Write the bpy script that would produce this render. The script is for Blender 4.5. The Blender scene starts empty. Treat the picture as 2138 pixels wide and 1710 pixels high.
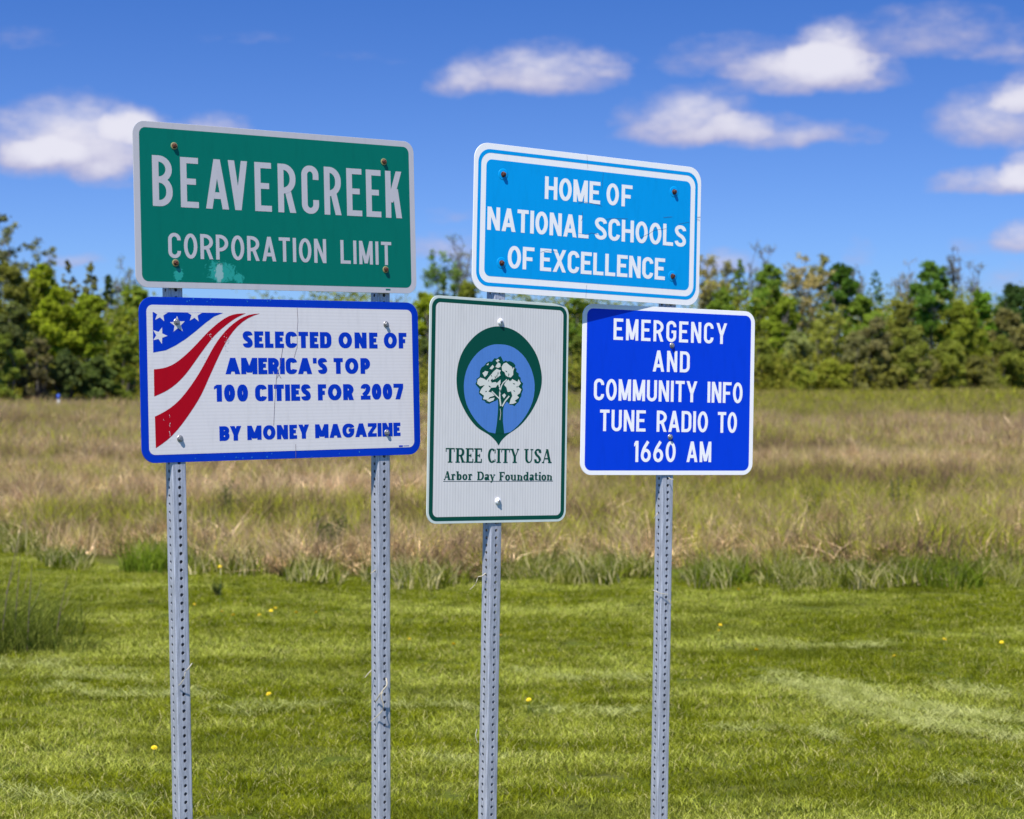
import bpy, math, random
import numpy as np
from mathutils import Vector, Matrix, Euler

# ------------------------------------------------------------------ scene, camera, light
S = bpy.context.scene
COL = S.collection
F_PX, HOR, CAM_Z = 4000.0, 762.0, 2.1           # focal length and horizon measured on the photograph
PITCH = math.atan((855 - HOR) / F_PX)

cam_d = bpy.data.cameras.new('camera')
cam_d.sensor_width = 36.0
cam_d.lens = 36.0 * F_PX / 2138.0
cam_d.clip_start, cam_d.clip_end = 0.1, 5000
cam_d.dof.use_dof = True
cam_d.dof.focus_distance = 6.45
cam_d.dof.aperture_fstop = 4.8
cam = bpy.data.objects.new('camera', cam_d); COL.objects.link(cam)
cam.location = (0, 0, CAM_Z)
cam.rotation_euler = (math.pi / 2 - PITCH, 0, 0)
S.camera = cam
S.render.resolution_x, S.render.resolution_y = 1024, 819

SUN = Vector((-0.22, -0.56, 1.0)).normalized()
SUN_EL = math.asin(SUN.z); SUN_AZ = math.atan2(SUN.x, SUN.y)
sun_d = bpy.data.lights.new('sun', 'SUN')
sun_d.energy = 4.6; sun_d.angle = math.radians(0.5); sun_d.color = (1.0, 0.955, 0.88)
sun = bpy.data.objects.new('sun', sun_d); COL.objects.link(sun)
sun.rotation_euler = SUN.to_track_quat('Z', 'Y').to_euler()
sun.location = (0, 0, 30)

S.view_settings.view_transform = 'Standard'
S.view_settings.look = 'None'
S.view_settings.exposure = 0.6
S.view_settings.gamma = 1.0
S.view_settings.use_curve_mapping = False
S.cycles.use_denoising = True
S.cycles.max_bounces = 6
S.cycles.transparent_max_bounces = 8

# ---- node helpers
class NT:
    def __init__(s, tree): s.t = tree; s.n = tree.nodes; s.l = tree.links
    def new(s, typ, **kw):
        n = s.n.new(typ)
        for k, v in kw.items(): setattr(n, k, v)
        return n
    def set(s, sock, v):
        if isinstance(v, bpy.types.NodeSocket): s.l.new(v, sock)
        elif v is not None:
            if hasattr(sock.default_value, '__len__') and not hasattr(v, '__len__'): v = (v,) * len(sock.default_value)
            if hasattr(v, '__len__') and len(v) == 3 and len(sock.default_value) == 4: v = (*v, 1)
            sock.default_value = v
    def math(s, op, a, b=None, c=None, clamp=False):
        n = s.new('ShaderNodeMath', operation=op, use_clamp=clamp)
        s.set(n.inputs[0], a); s.set(n.inputs[1], b); s.set(n.inputs[2], c)
        return n.outputs[0]
    def mix(s, f, a, b, mode='MIX'):
        n = s.new('ShaderNodeMix', data_type='RGBA', blend_type=mode)
        s.set(n.inputs[0], f); s.set(n.inputs[6], a); s.set(n.inputs[7], b)
        return n.outputs[2]
    def vmath(s, op, a, b=None):
        n = s.new('ShaderNodeVectorMath', operation=op)
        s.set(n.inputs[0], a); s.set(n.inputs[1], b)
        return n.outputs[0]
    def noise(s, vec, scale, detail=3, rough=.55, dist=0):
        n = s.new('ShaderNodeTexNoise')
        s.set(n.inputs['Vector'], vec); s.set(n.inputs['Scale'], float(scale)); s.set(n.inputs['Detail'], float(detail))
        s.set(n.inputs['Roughness'], rough); s.set(n.inputs['Distortion'], float(dist))
        return n
    def ramp(s, x, lo, hi, smooth=True):
        n = s.new('ShaderNodeMapRange', interpolation_type='SMOOTHSTEP' if smooth else 'LINEAR')
        s.set(n.inputs['Value'], x); s.set(n.inputs['From Min'], lo); s.set(n.inputs['From Max'], hi)
        return n.outputs['Result']
    def sep(s, v):
        n = s.new('ShaderNodeSeparateXYZ'); s.set(n.inputs[0], v); return n.outputs
    def comb(s, x=0., y=0., z=0.):
        n = s.new('ShaderNodeCombineXYZ'); s.set(n.inputs[0], x); s.set(n.inputs[1], y); s.set(n.inputs[2], z); return n.outputs[0]

# ---- sky
world = bpy.data.worlds.new('World'); S.world = world; world.use_nodes = True
W = NT(world.node_tree); W.n.clear()
out = W.new('ShaderNodeOutputWorld'); bg = W.new('ShaderNodeBackground'); W.l.new(bg.outputs[0], out.inputs[0])
bg.inputs['Strength'].default_value = 0.1
tc = W.new('ShaderNodeTexCoord'); d = tc.outputs['Generated']
dx, dy, dz = W.sep(d)
stretched = W.comb(dx, dy, W.math('MULTIPLY', W.math('MAXIMUM', dz, 0.0), 2.9))
sky = W.new('ShaderNodeTexSky', sky_type='NISHITA', sun_disc=False)
sky.sun_elevation = SUN_EL; sky.sun_rotation = SUN_AZ % (2 * math.pi)
sky.altitude = 250; sky.air_density = 1.0; sky.dust_density = 0.6; sky.ozone_density = 2.2
W.set(sky.inputs['Vector'], W.vmath('NORMALIZE', stretched))
hs = W.new('ShaderNodeHueSaturation'); hs.inputs['Hue'].default_value = 0.508
hs.inputs['Saturation'].default_value = 1.28; hs.inputs['Value'].default_value = 1.0
W.l.new(sky.outputs[0], hs.inputs['Color'])
skycol = W.mix(1.0, hs.outputs[0], (0.27, 0.82, 1.27), 'MULTIPLY')
haze_f = W.math('POWER', 2.718, W.math('MULTIPLY', W.math('MAXIMUM', dz, 0.0), -10.5))
skycol = W.mix(W.math('MULTIPLY', haze_f, 0.95), skycol, (2.5, 3.3, 5.0))
az = W.math('MULTIPLY', W.math('ARCTAN2', dx, dy), 180 / math.pi)
el = W.math('MULTIPLY', W.math('ARCSINE', dz), 180 / math.pi)
pos = W.comb(az, el, 0.0)
nz = W.noise(pos, 0.55, 5, .62)
nzo = W.vmath('SUBTRACT', nz.outputs['Color'], (0.5, 0.5, 0.5))
nzo = W.vmath('MULTIPLY', nzo, (1.7, .75, 0))
warp = W.vmath('ADD', pos, nzo)
def px_dir(x, y): return math.degrees(math.atan((x - 1069) / F_PX)), math.degrees(math.atan((HOR - y) / F_PX))
# (x, y of the middle of the flat base, half width, height, fullness) of each cloud
CLOUDS = [(160, 338, 175, 118, 1.45), (300, 290, 70, 50, .9), (455, 275, 80, 36, .9), (225, 390, 60, 38, .55), (90, 345, 80, 40, .8),
          (1120, 172, 165, 76, 1.15), (945, 185, 60, 52, .75), (1290, 158, 40, 28, .4), (1270, 130, 60, 26, .4),
          (1440, 275, 140, 84, 1.25), (1600, 300, 130, 52, .75), (1735, 300, 90, 34, .45),
          (1700, 182, 165, 66, 1.15), (1735, 150, 85, 90, 1.1), (1540, 142, 150, 62, .66), (1930, 108, 210, 72, .68), (2110, 140, 70, 34, .45),
          (2080, 292, 130, 90, 1.1), (2150, 230, 70, 70, .95), (2070, 402, 110, 42, 1.05), (2150, 390, 60, 66, 1.1),
          (2130, 520, 52, 50, 1.1), (1525, 562, 75, 38, .85), (1795, 540, 32, 48, .35), (2040, 530, 60, 30, .3),
          (2100, 600, 100, 42, .5), (925, 525, 80, 44, .7), (160, 560, 55, 22, .8), (945, 455, 60, 22, .3),
          (1010, 580, 120, 60, .45), (30, 110, 110, 26, .28), (520, 95, 110, 22, .18), (760, 130, 80, 14, .16)]
D = None; Sh = None
for (cx, cy, hw, hh, full) in CLOUDS:
    a0, e0 = px_dir(cx, cy); ra = math.degrees(hw / F_PX) * 1.28; re = math.degrees(hh / F_PX) * 1.22
    v = W.vmath('SUBTRACT', warp, (a0, e0, 0))
    v = W.vmath('DIVIDE', v, (ra, re, 1))
    q = W.sep(v)
    up = W.math('MAXIMUM', q[1], W.math('MULTIPLY', q[1], -2.7))
    r2 = W.math('ADD', W.math('MULTIPLY', q[0], q[0]), W.math('MULTIPLY', up, up))
    dd = W.math('MULTIPLY', W.math('SUBTRACT', 1.0, r2), full * .92)
    dd = W.math('MAXIMUM', dd, 0.0)
    sh = W.math('MULTIPLY', dd, q[1])
    D = dd if D is None else W.math('ADD', D, dd)
    Sh = sh if Sh is None else W.math('ADD', Sh, sh)
# the same sort of broken cloud over the rest of the sky
away = W.math('MAXIMUM', W.ramp(W.math('ABSOLUTE', az), 17.0, 21.0), W.ramp(el, 12.5, 16.0))
above = W.ramp(dz, 0.0, 0.03)
far = W.noise(W.comb(W.math('MULTIPLY', az, .35), el, 0.0), 0.24, 5, .55)
Dfar = W.math('MULTIPLY', W.math('MULTIPLY', W.ramp(far.outputs['Fac'], .57, .74), away), above)
fine = W.noise(W.vmath('MULTIPLY', pos, (.6, 1.25, 1)), 1.5, 6, .6)
D2 = W.math('ADD', W.math('MAXIMUM', D, Dfar), W.math('MULTIPLY', W.math('SUBTRACT', fine.outputs['Fac'], 0.54), 1.15))
has = W.ramp(W.math('MAXIMUM', D, Dfar), 0.0, 0.15)
alpha = W.math('MULTIPLY', W.ramp(D2, -0.10, 1.25), has)
lit = W.ramp(W.math('ADD', W.math('MULTIPLY', Sh, 1.0), W.math('MULTIPLY', W.math('SUBTRACT', D2, 0.45), 0.8)), -0.1, 1.3)
cloudcol = W.mix(lit, (2.95, 2.9, 4.3), (5.5, 5.4, 6.0))
final = W.mix(W.math('MULTIPLY', alpha, 0.95), skycol, cloudcol)
W.set(bg.inputs['Color'], final)

# ------------------------------------------------------------------ general helpers
def tag(o, label=None, cat=None, group=None, kind=None):
    if label: o['label'] = label
    if cat: o['category'] = cat
    if group: o['group'] = group
    if kind: o['kind'] = kind
    return o
def empty(name, loc=(0, 0, 0), rz=0.0):
    o = bpy.data.objects.new(name, None); COL.objects.link(o)
    o.location = loc; o.rotation_euler = (0, 0, rz); o.empty_display_size = .1
    return o
def link(name, me, parent=None):
    o = bpy.data.objects.new(name, me); COL.objects.link(o)
    if parent is not None: o.parent = parent
    return o
def mesh_np(name, V, Fs, mat=None, smooth=False, attrs=None):
    """V (n,3); Fs list of face lists or an (m,k) array"""
    me = bpy.data.meshes.new(name)
    if isinstance(Fs, np.ndarray):
        V = np.asarray(V, dtype=np.float32); m, k = Fs.shape
        me.vertices.add(len(V)); me.vertices.foreach_set('co', V.ravel())
        me.loops.add(m * k); me.loops.foreach_set('vertex_index', Fs.astype(np.int32).ravel())
        me.polygons.add(m); me.polygons.foreach_set('loop_start', np.arange(0, m * k, k, dtype=np.int32))
        me.update(calc_edges=True); me.validate()
    else:
        me.from_pydata([tuple(v) for v in V], [], [tuple(f) for f in Fs]); me.update()
    me.polygons.foreach_set('use_smooth', [bool(smooth)] * len(me.polygons))
    for k_, a in (attrs or {}).items():
        at_ = me.attributes.new(k_, 'FLOAT', 'POINT'); at_.data.foreach_set('value', np.asarray(a, dtype=np.float32))
    if mat: me.materials.append(mat)
    return me
def ray(x, y):
    cp, sp = math.cos(PITCH), math.sin(PITCH)
    return Vector((1, 0, 0)) * ((x - 1069) / F_PX) + Vector((0, sp, cp)) * ((855 - y) / F_PX) + Vector((0, cp, -sp))
def at(x, y, Y):
    r = ray(x, y); return Vector((0, 0, CAM_Z)) + r * (Y / r.y)
def ground_at(x, y):
    r = ray(x, y); return Vector((0, 0, CAM_Z)) + r * (-CAM_Z / r.z)

# ------------------------------------------------------------------ materials
def principled(name, col=(.5, .5, .5), rough=.6, metal=0., spec=.5):
    m = bpy.data.materials.new(name); m.use_nodes = True
    T = NT(m.node_tree); b = m.node_tree.nodes['Principled BSDF']
    T.set(b.inputs['Base Color'], col); b.inputs['Roughness'].default_value = rough
    b.inputs['Metallic'].default_value = metal; b.inputs['Specular IOR Level'].default_value = spec
    return m, T, b
def sheet_mat(name, col, rough=.42, ribs=None, amount=.07, grime=.1):
    """retroreflective sheeting: prismatic cell pattern, faint grime streaks"""
    m, T, b = principled(name, col, rough, 0, .12)
    o = T.new('ShaderNodeTexCoord').outputs['Object']
    x, y, z = T.sep(o)
    c = col
    n1 = T.noise(T.comb(T.math('MULTIPLY', x, 3.0), y, T.math('MULTIPLY', z, .6)), 14, 4, .6)
    c = T.mix(T.ramp(n1.outputs['Fac'], .45, .8), c, tuple(v * (1 - grime) for v in col))
    n2 = T.noise(o, 3.0, 2); c = T.mix(T.math('MULTIPLY', n2.outputs['Fac'], .25), c, tuple(min(1, v * 1.12 + .004) for v in col))
    if ribs:
        ax, per = ribs
        u = {'x': x, 'z': z, 'd': T.math('ADD', x, z)}[ax]
        s = T.math('SINE', T.math('MULTIPLY', u, 2 * math.pi / per))
        s = T.ramp(s, -.2, .8)
        c = T.mix(T.math('MULTIPLY', s, amount * 4), c, tuple(v * .78 for v in col))
    T.set(b.inputs['Base Color'], c)
    return m
M = {}
M['green_field'] = sheet_mat('green_sheeting', (.0008, .150, .110), .38, ('d', .006), .02)
M['green_white'] = sheet_mat('dulled_white_sheeting', (.49, .475, .505), .5, ('d', .006), .05)
M['sel_blue'] = sheet_mat('royal_blue_sheeting', (.0006, .036, .46), .35, ('z', .0105), .02)
M['sel_white'] = sheet_mat('ribbed_white_sheeting', (.70, .665, .665), .45, ('z', .0105), .055)
M['sel_red'] = sheet_mat('red_print', (.40, .0012, .010), .4)
M['nat_blue'] = sheet_mat('sky_blue_sheeting', (.0006, .315, .74), .35)
M['nat_white'] = sheet_mat('clean_white_sheeting', (.88, .86, .855), .4, ('x', .007), .02, .05)
M['tree_pale'] = sheet_mat('pale_ribbed_sheeting', (.73, .70, .67), .45, ('x', .0115), .115)
M['tree_green'] = sheet_mat('dark_green_print', (.002, .07, .048), .4, None, 0)
M['tree_edge'] = sheet_mat('pale_edge_sheeting', (.62, .68, .62), .45)
M['tree_blue'] = sheet_mat('mid_blue_print', (.085, .225, .58), .4, ('x', .0115), .03)
M['tree_cream'] = sheet_mat('cream_print', (.70, .70, .62), .4, None, 0)
M['em_blue'] = sheet_mat('bright_blue_sheeting', (.0005, .045, .62), .33)
M['em_white'] = sheet_mat('bright_white_sheeting', (.88, .86, .87), .4, None, 0, .04)
M['crack'] = principled('grey_crack', (.22, .17, .20), .9)[0]
M['pale_peel'] = principled('pale_peel', (.55, .62, .62), .7)[0]
M['print_ink'] = principled('ink_black', (.01, .035, .03), .5)[0]
M['alu'] = principled('aluminium_sheet', (.55, .56, .58), .45, .8)[0]
M['rust'] = None
m, T, b = principled('rusted_steel', (.1, .03, .015), .75, .2)
o_ = T.new('ShaderNodeTexCoord').outputs['Object']
T.set(b.inputs['Base Color'], T.mix(T.ramp(T.noise(o_, 160, 3).outputs['Fac'], .4, .65), (.045, .012, .010), (.19, .062, .022)))
M['rust'] = m
M['brass'] = principled('yellowed_washer', (.42, .36, .16), .5, .5)[0]
M['zinc'] = principled('zinc_bolt', (.34, .33, .33), .4, .7)[0]
M['white_plastic'] = principled('white_plastic_washer', (.85, .85, .88), .3)[0]
# galvanised tube
m, T, b = principled('galvanised_steel', (.5, .53, .6), .46, .35, .5)
o_ = T.new('ShaderNodeTexCoord').outputs['Object']
sx, sy, sz = T.sep(o_)
g1 = T.noise(T.comb(T.math('MULTIPLY', sx, 6.0), T.math('MULTIPLY', sy, 6.0), T.math('MULTIPLY', sz, .5)), 22, 4, .65)
g2 = T.noise(o_, 240, 2, .6)
c = T.mix(T.ramp(g1.outputs['Fac'], .38, .62), (.53, .54, .60), (.33, .345, .39))
g3 = T.noise(T.new('ShaderNodeNewGeometry').outputs['Position'], 2.2, 4, .6)
c = T.mix(T.math('MULTIPLY', T.ramp(g3.outputs['Fac'], .5, .7), .45), c, (.30, .30, .33))
c = T.mix(T.math('MULTIPLY', T.ramp(g2.outputs['Fac'], .5, .75), .4), c, (.62, .64, .72))
T.set(b.inputs['Base Color'], c)
T.set(b.inputs['Roughness'], T.math('ADD', T.math('MULTIPLY', g1.outputs['Fac'], .3), .34))
M['galv'] = m
# dry vine, bark, leaves
M['vine'] = principled('dry_vine', (.45, .40, .30), .8)[0]
def leafy(name, transl=.55):
    """foliage tinted by the object's own colour, varied leaf by leaf"""
    m, T, b = principled(name, (.06, .1, .02), .7, 0, .08)
    oi = T.new('ShaderNodeObjectInfo')
    a = T.new('ShaderNodeAttribute', attribute_name='tint')
    v = T.math('ADD', T.math('MULTIPLY', a.outputs['Fac'], 1.15), .45)
    c = T.mix(1.0, oi.outputs['Color'], T.comb(v, v, v), 'MULTIPLY')
    hot = T.math('GREATER_THAN', a.outputs['Fac'], .82)
    c = T.mix(T.math('MULTIPLY', hot, .35), c, (.30, .27, .07))
    T.set(b.inputs['Base Color'], c)
    tr = T.new('ShaderNodeBsdfTranslucent'); T.set(tr.inputs['Color'], T.mix(1.0, c, (1.3, 1.35, .7), 'MULTIPLY'))
    mx = T.new('ShaderNodeMixShader'); mx.inputs[0].default_value = transl
    T.l.new(b.outputs[0], mx.inputs[1]); T.l.new(tr.outputs[0], mx.inputs[2])
    T.l.new(mx.outputs[0], T.n['Material Output'].inputs['Surface'])
    return m
M['leaf'] = leafy('spring_leaves')
m, T, b = principled('bark', (.2, .17, .13), .9)
oi = T.new('ShaderNodeObjectInfo')
nb = T.noise(T.new('ShaderNodeNewGeometry').outputs['Position'], 3, 4)
T.set(b.inputs['Base Color'], T.mix(T.ramp(nb.outputs['Fac'], .3, .7), oi.outputs['Color'], (.10, .085, .07)))
M['bark'] = m

LX = [-40, -9, -5.8, -4.2, -2.2, 1.5, 4.7, 60]
LY = [27, 23.2, 21.4, 19.6, 18.3, 17.9, 17.6, 17.4]
def lawn_edge(x): return np.interp(x, LX, LY) + .22 * np.sin(np.asarray(x) * 1.7) + .12 * np.sin(np.asarray(x) * 4.3 + 1)

def grass_mat(name, kind):
    m, T, b = principled(name, (.1, .15, .03), .8, 0, .03)
    g = T.new('ShaderNodeNewGeometry').outputs['Position']
    a = T.new('ShaderNodeAttribute', attribute_name='tint').outputs['Fac']
    px, py, pz = T.sep(g)
    if kind == 'lawn':
        streak = T.noise(T.comb(T.math('MULTIPLY', px, .42), py, 0.0), .95, 5, .6, .8)
        fine_ = T.noise(T.comb(T.math('MULTIPLY', px, .8), py, 0.0), 5.5, 3, .6)
        c = T.mix(T.ramp(fine_.outputs['Fac'], .36, .66), (.120, .148, .004), (.255, .278, .014))
        pale = T.math('MULTIPLY', T.ramp(streak.outputs['Fac'], .45, .63), T.ramp(a, .12, .7))
        c = T.mix(pale, c, (.45, .475, .085))
        dry = T.math('GREATER_THAN', a, .93)
        c = T.mix(T.math('MULTIPLY', dry, .8), c, (.42, .36, .16))
        lo = T.noise(T.comb(T.math('MULTIPLY', px, .5), py, 3.0), .9, 3)
        c = T.mix(T.ramp(lo.outputs['Fac'], .52, .72), c, (.115, .135, .008))
        v = T.math('ADD', T.math('MULTIPLY', T.math('POWER', a, 1.4), 1.25), .58)
    elif kind == 'edge':
        n_ = T.noise(g, 1.8, 3)
        c = T.mix(T.ramp(n_.outputs['Fac'], .4, .65), (.135, .180, .010), (.28, .30, .035))
        c = T.mix(T.math('MULTIPLY', T.math('GREATER_THAN', a, .72), .8), c, (.50, .42, .22))
        v = T.math('ADD', T.math('MULTIPLY', a, .75), .6)
    elif kind == 'clip':
        n_ = T.noise(g, 9, 3)
        c = T.mix(T.ramp(n_.outputs['Fac'], .38, .62), (.33, .36, .08), (.56, .57, .20))
        v = T.math('ADD', T.math('MULTIPLY', a, .6), .62)
    else:
        # dry meadow with green coming through in bands and patches
        n1 = T.noise(T.comb(T.math('MULTIPLY', px, .35), py, 0.0), .30, 4, .6)
        n2 = T.noise(T.vmath('MULTIPLY', g, (1, .7, 1)), 2.4, 4, .65)
        # share of green by distance from the road
        far_ = T.ramp(py, 56, 72)
        right = T.ramp(px, -6, 4)
        near = T.math('SUBTRACT', 1.0, T.ramp(py, 24, 34))
        gshare = T.math('ADD', T.math('MULTIPLY', T.math('MULTIPLY', far_, T.math('ADD', .15, T.math('MULTIPLY', right, .45))), .21),
                        T.math('MULTIPLY', T.math('MULTIPLY', near, right), .04))
        thr = T.math('SUBTRACT', .585, gshare)
        mixn = T.math('ADD', T.math('MULTIPLY', n1.outputs['Fac'], .5), T.math('MULTIPLY', n2.outputs['Fac'], .5))
        isg0 = T.ramp(T.math('ADD', mixn, T.math('MULTIPLY', T.math('SUBTRACT', a, .5), .30)), T.math('SUBTRACT', thr, .05), T.math('ADD', thr, .05))
        isg = T.math('MULTIPLY', isg0, T.math('LESS_THAN', a, 1.02))
        tan = T.mix(T.ramp(n2.outputs['Fac'], .35, .65), (.40, .265, .125), (.80, .59, .36))
        brown = T.noise(T.comb(T.math('MULTIPLY', px, .3), py, 7.0), .32, 4)
        tan = T.mix(T.ramp(brown.outputs['Fac'], .48, .6), tan, (.25, .160, .090))
        grn = T.mix(T.ramp(n2.outputs['Fac'], .4, .6), (.17, .215, .010), (.36, .36, .022))
        c = T.mix(isg, tan, grn)
        v = T.math('ADD', T.math('MULTIPLY', T.math('POWER', a, 1.7), 1.3), .42)
    c = T.mix(1.0, c, T.comb(v, v, v), 'MULTIPLY')
    T.set(b.inputs['Base Color'], c)
    tr = T.new('ShaderNodeBsdfTranslucent'); T.set(tr.inputs['Color'], c)
    mx = T.new('ShaderNodeMixShader'); mx.inputs[0].default_value = .3
    T.l.new(b.outputs[0], mx.inputs[1]); T.l.new(tr.outputs[0], mx.inputs[2])
    T.l.new(mx.outputs[0], T.n['Material Output'].inputs['Surface'])
    return m
M['lawn'] = grass_mat('mown_grass', 'lawn')
M['edge'] = grass_mat('tall_green_grass', 'edge')
M['meadow'] = grass_mat('dry_meadow_grass', 'meadow')
M['clip'] = grass_mat('cut_grass_hay', 'clip')

# ------------------------------------------------------------------ ground
def ground_mat():
    m, T, b = principled('soil_and_thatch', (.06, .06, .02), .95, 0, .1)
    g = T.new('ShaderNodeNewGeometry').outputs['Position']
    n = T.noise(g, 2.2, 5, .65); n3 = T.noise(g, 30, 3)
    c = T.mix(T.ramp(n.outputs['Fac'], .4, .65), (.080, .105, .008), (.125, .130, .025))
    c = T.mix(T.ramp(n3.outputs['Fac'], .45, .7), c, (.060, .065, .016))
    px, py, pz = T.sep(g)
    n2 = T.noise(g, .5, 4)
    fld = T.mix(T.ramp(n2.outputs['Fac'], .42, .6), (.14, .098, .045), (.07, .075, .014))
    c = T.mix(T.ramp(py, 19.5, 23.5), c, fld)
    T.set(b.inputs['Base Color'], c)
    bm = T.new('ShaderNodeBump'); bm.inputs['Strength'].default_value = .6; bm.inputs['Distance'].default_value = .03
    T.l.new(n3.outputs['Fac'], bm.inputs['Height']); T.l.new(bm.outputs[0], b.inputs['Normal'])
    return m
xs = np.concatenate([np.linspace(-1600, -40, 14), np.linspace(-36, 36, 73), np.linspace(40, 1600, 14)])
ys = np.concatenate([np.linspace(-60, 0, 8), np.linspace(1, 60, 80), np.linspace(64, 200, 24), np.linspace(260, 2400, 14)])
def relief(x, y):
    k = np.clip((60 - np.abs(y - 20)) / 60, 0, 1)
    return k * (.020 * np.sin(x * .55 + y * .3) + .016 * np.sin(x * .3 - y * .75 + 2))
XX, YY = np.meshgrid(xs, ys)
V = np.stack([XX, YY, relief(XX, YY)], -1).reshape(-1, 3)
nx = len(xs); I = np.arange(len(ys) - 1)[:, None] * nx + np.arange(nx - 1)[None]
Fq = np.stack([I, I + 1, I + nx + 1, I + nx], -1).reshape(-1, 4)
tag(link('ground', mesh_np('ground', V, Fq, ground_mat(), True)), 'flat ground under the lawn and the meadow', kind='structure')

# ------------------------------------------------------------------ grass scattered over the ground
def blades(rng, n, radius, h, w, segs=2, lean=.35, taper=True, flat=False, square=False):
    """n blades of grass; returns V, F, tint"""
    if square: px = rng.uniform(-radius, radius, n); py = rng.uniform(-radius, radius, n)
    else:
        r = radius * np.sqrt(rng.random(n)); t = rng.random(n) * 2 * np.pi; px = r * np.cos(t); py = r * np.sin(t)
    hh = h * rng.uniform(.55, 1.15, n); ww = w * rng.uniform(.6, 1.3, n)
    ang = rng.random(n) * 2 * np.pi; fa = rng.random(n) * np.pi
    ln = hh * lean * rng.uniform(.2, 1.6, n)
    if flat: ln = h * rng.uniform(.6, 1.2, n); hh = .014 + .02 * rng.random(n)
    tint = rng.random(n)
    Vs, Ts = [], []
    for s in range(segs + 1):
        u = s / segs
        z = hh * u if not flat else hh * (1 - (2 * u - 1) ** 2) + .008
        off = ln * (u ** 2 if not flat else u)
        wd = ww * (1 - .85 * u if taper else 1)
        for sgn in (-1, 1):
            Vs.append(np.stack([px + off * np.cos(ang) + sgn * wd / 2 * np.cos(fa), py + off * np.sin(ang) + sgn * wd / 2 * np.sin(fa), z], -1))
            Ts.append(tint)
    k = 2 * (segs + 1)
    V = np.stack(Vs, 1).reshape(-1, 3); Tn = np.stack(Ts, 1).ravel()
    base = np.arange(n)[:, None] * k
    F = np.concatenate([np.stack([base + 2 * s, base + 2 * s + 1, base + 2 * s + 3, base + 2 * s + 2], -1) for s in range(segs)], 1).reshape(-1, 4)
    return V, F, Tn
def scatter(name, protos, P, rng, smin, smax, lean=.12, rot=None):
    """one object: copies of the tufts over the points P"""
    coll = bpy.data.collections.new(name + '_tufts')
    for i, me in enumerate(protos):
        coll.objects.link(bpy.data.objects.new(f'{name}_tuft_{i:02d}', me))
    n = len(P)
    me = mesh_np(name, P, np.zeros((0, 4), dtype=int))
    R = np.stack([rng.normal(0, lean, n), rng.normal(0, lean, n), rng.random(n) * 6.283 if rot is None else rot], -1)
    a = me.attributes.new('rot', 'FLOAT_VECTOR', 'POINT'); a.data.foreach_set('vector', R.astype(np.float32).ravel())
    a = me.attributes.new('sc', 'FLOAT', 'POINT'); a.data.foreach_set('value', rng.uniform(smin, smax, n).astype(np.float32))
    a = me.attributes.new('idx', 'INT', 'POINT'); a.data.foreach_set('value', rng.integers(0, len(protos), n).astype(np.int32))
    o = link(name, me)
    ng = bpy.data.node_groups.new(name + '_scatter', 'GeometryNodeTree')
    ng.interface.new_socket('Geometry', in_out='INPUT', socket_type='NodeSocketGeometry')
    ng.interface.new_socket('Geometry', in_out='OUTPUT', socket_type='NodeSocketGeometry')
    N, L = ng.nodes, ng.links
    gi, go = N.new('NodeGroupInput'), N.new('NodeGroupOutput')
    iop = N.new('GeometryNodeInstanceOnPoints'); ci = N.new('GeometryNodeCollectionInfo')
    ci.inputs['Collection'].default_value = coll
    ci.inputs['Separate Children'].default_value = True; ci.inputs['Reset Children'].default_value = True
    def named(nm, typ):
        q = N.new('GeometryNodeInputNamedAttribute'); q.data_type = typ; q.inputs['Name'].default_value = nm
        return next(s for s in q.outputs if s.enabled and s.name == 'Attribute')
    L.new(gi.outputs[0], iop.inputs['Points']); L.new(ci.outputs[0], iop.inputs['Instance'])
    iop.inputs['Pick Instance'].default_value = True
    L.new(named('idx', 'INT'), iop.inputs['Instance Index'])
    e2r = N.new('FunctionNodeEulerToRotation'); L.new(named('rot', 'FLOAT_VECTOR'), e2r.inputs[0]); L.new(e2r.outputs[0], iop.inputs['Rotation'])
    L.new(named('sc', 'FLOAT'), iop.inputs['Scale'])
    L.new(iop.outputs[0], go.inputs[0])
    mod = o.modifiers.new('scatter', 'NODES'); mod.node_group = ng
    return o
def field_pts(rng, y0, y1, dens, spread=.42, pad=2.0, cond=None):
    n = int(dens * 2 * ((y1 - y0) * pad + spread * (y1 ** 2 - y0 ** 2) / 2))
    y = np.sqrt(rng.random(n * 2) * (y1 ** 2 - y0 ** 2) + y0 ** 2)[:n]
    x = rng.uniform(-1, 1, n) * (spread * y + pad)
    k = np.ones(n, bool) if cond is None else cond(x, y)
    x, y = x[k], y[k]
    return np.stack([x, y, relief(x, y)], -1)
rng = np.random.default_rng(7)
# mown lawn
lp = []
for i in range(7):
    V1, F1, T1 = blades(rng, 620, .17, .032, .0042, 2, 1.1, square=True)
    V2, F2, T2 = blades(rng, 14, .17, .055, .0042, 2, .9, square=True)
    V3, F3, T3 = blades(rng, 26, .17, .024, .011, 1, 1.3, square=True)      # broad clover and plantain leaves
    V = np.concatenate([V1, V2, V3]); 
    Fa = np.concatenate([F1, F2 + len(V1), F3 + len(V1) + len(V2)])
    lp.append(mesh_np('lawn_tuft', V, Fa, M['lawn'], False, {'tint': np.concatenate([T1, T2, T3 * .5])}))
gx, gy = np.meshgrid(np.arange(-10.5, 10.5, .235), np.arange(5.0, 24.5, .235))
gx = gx.ravel() + rng.uniform(-.1, .1, gx.size); gy = gy.ravel() + rng.uniform(-.1, .1, gy.size)
k = (np.abs(gx) < .36 * gy + 1.3) & (gy < lawn_edge(gx) + .4)
P = np.stack([gx[k], gy[k], relief(gx[k], gy[k])], -1)
tag(scatter('mown_grass', lp, P, rng, .75, 1.25, .05), 'mown green lawn grass around the sign posts', 'grass', kind='stuff')
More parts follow.
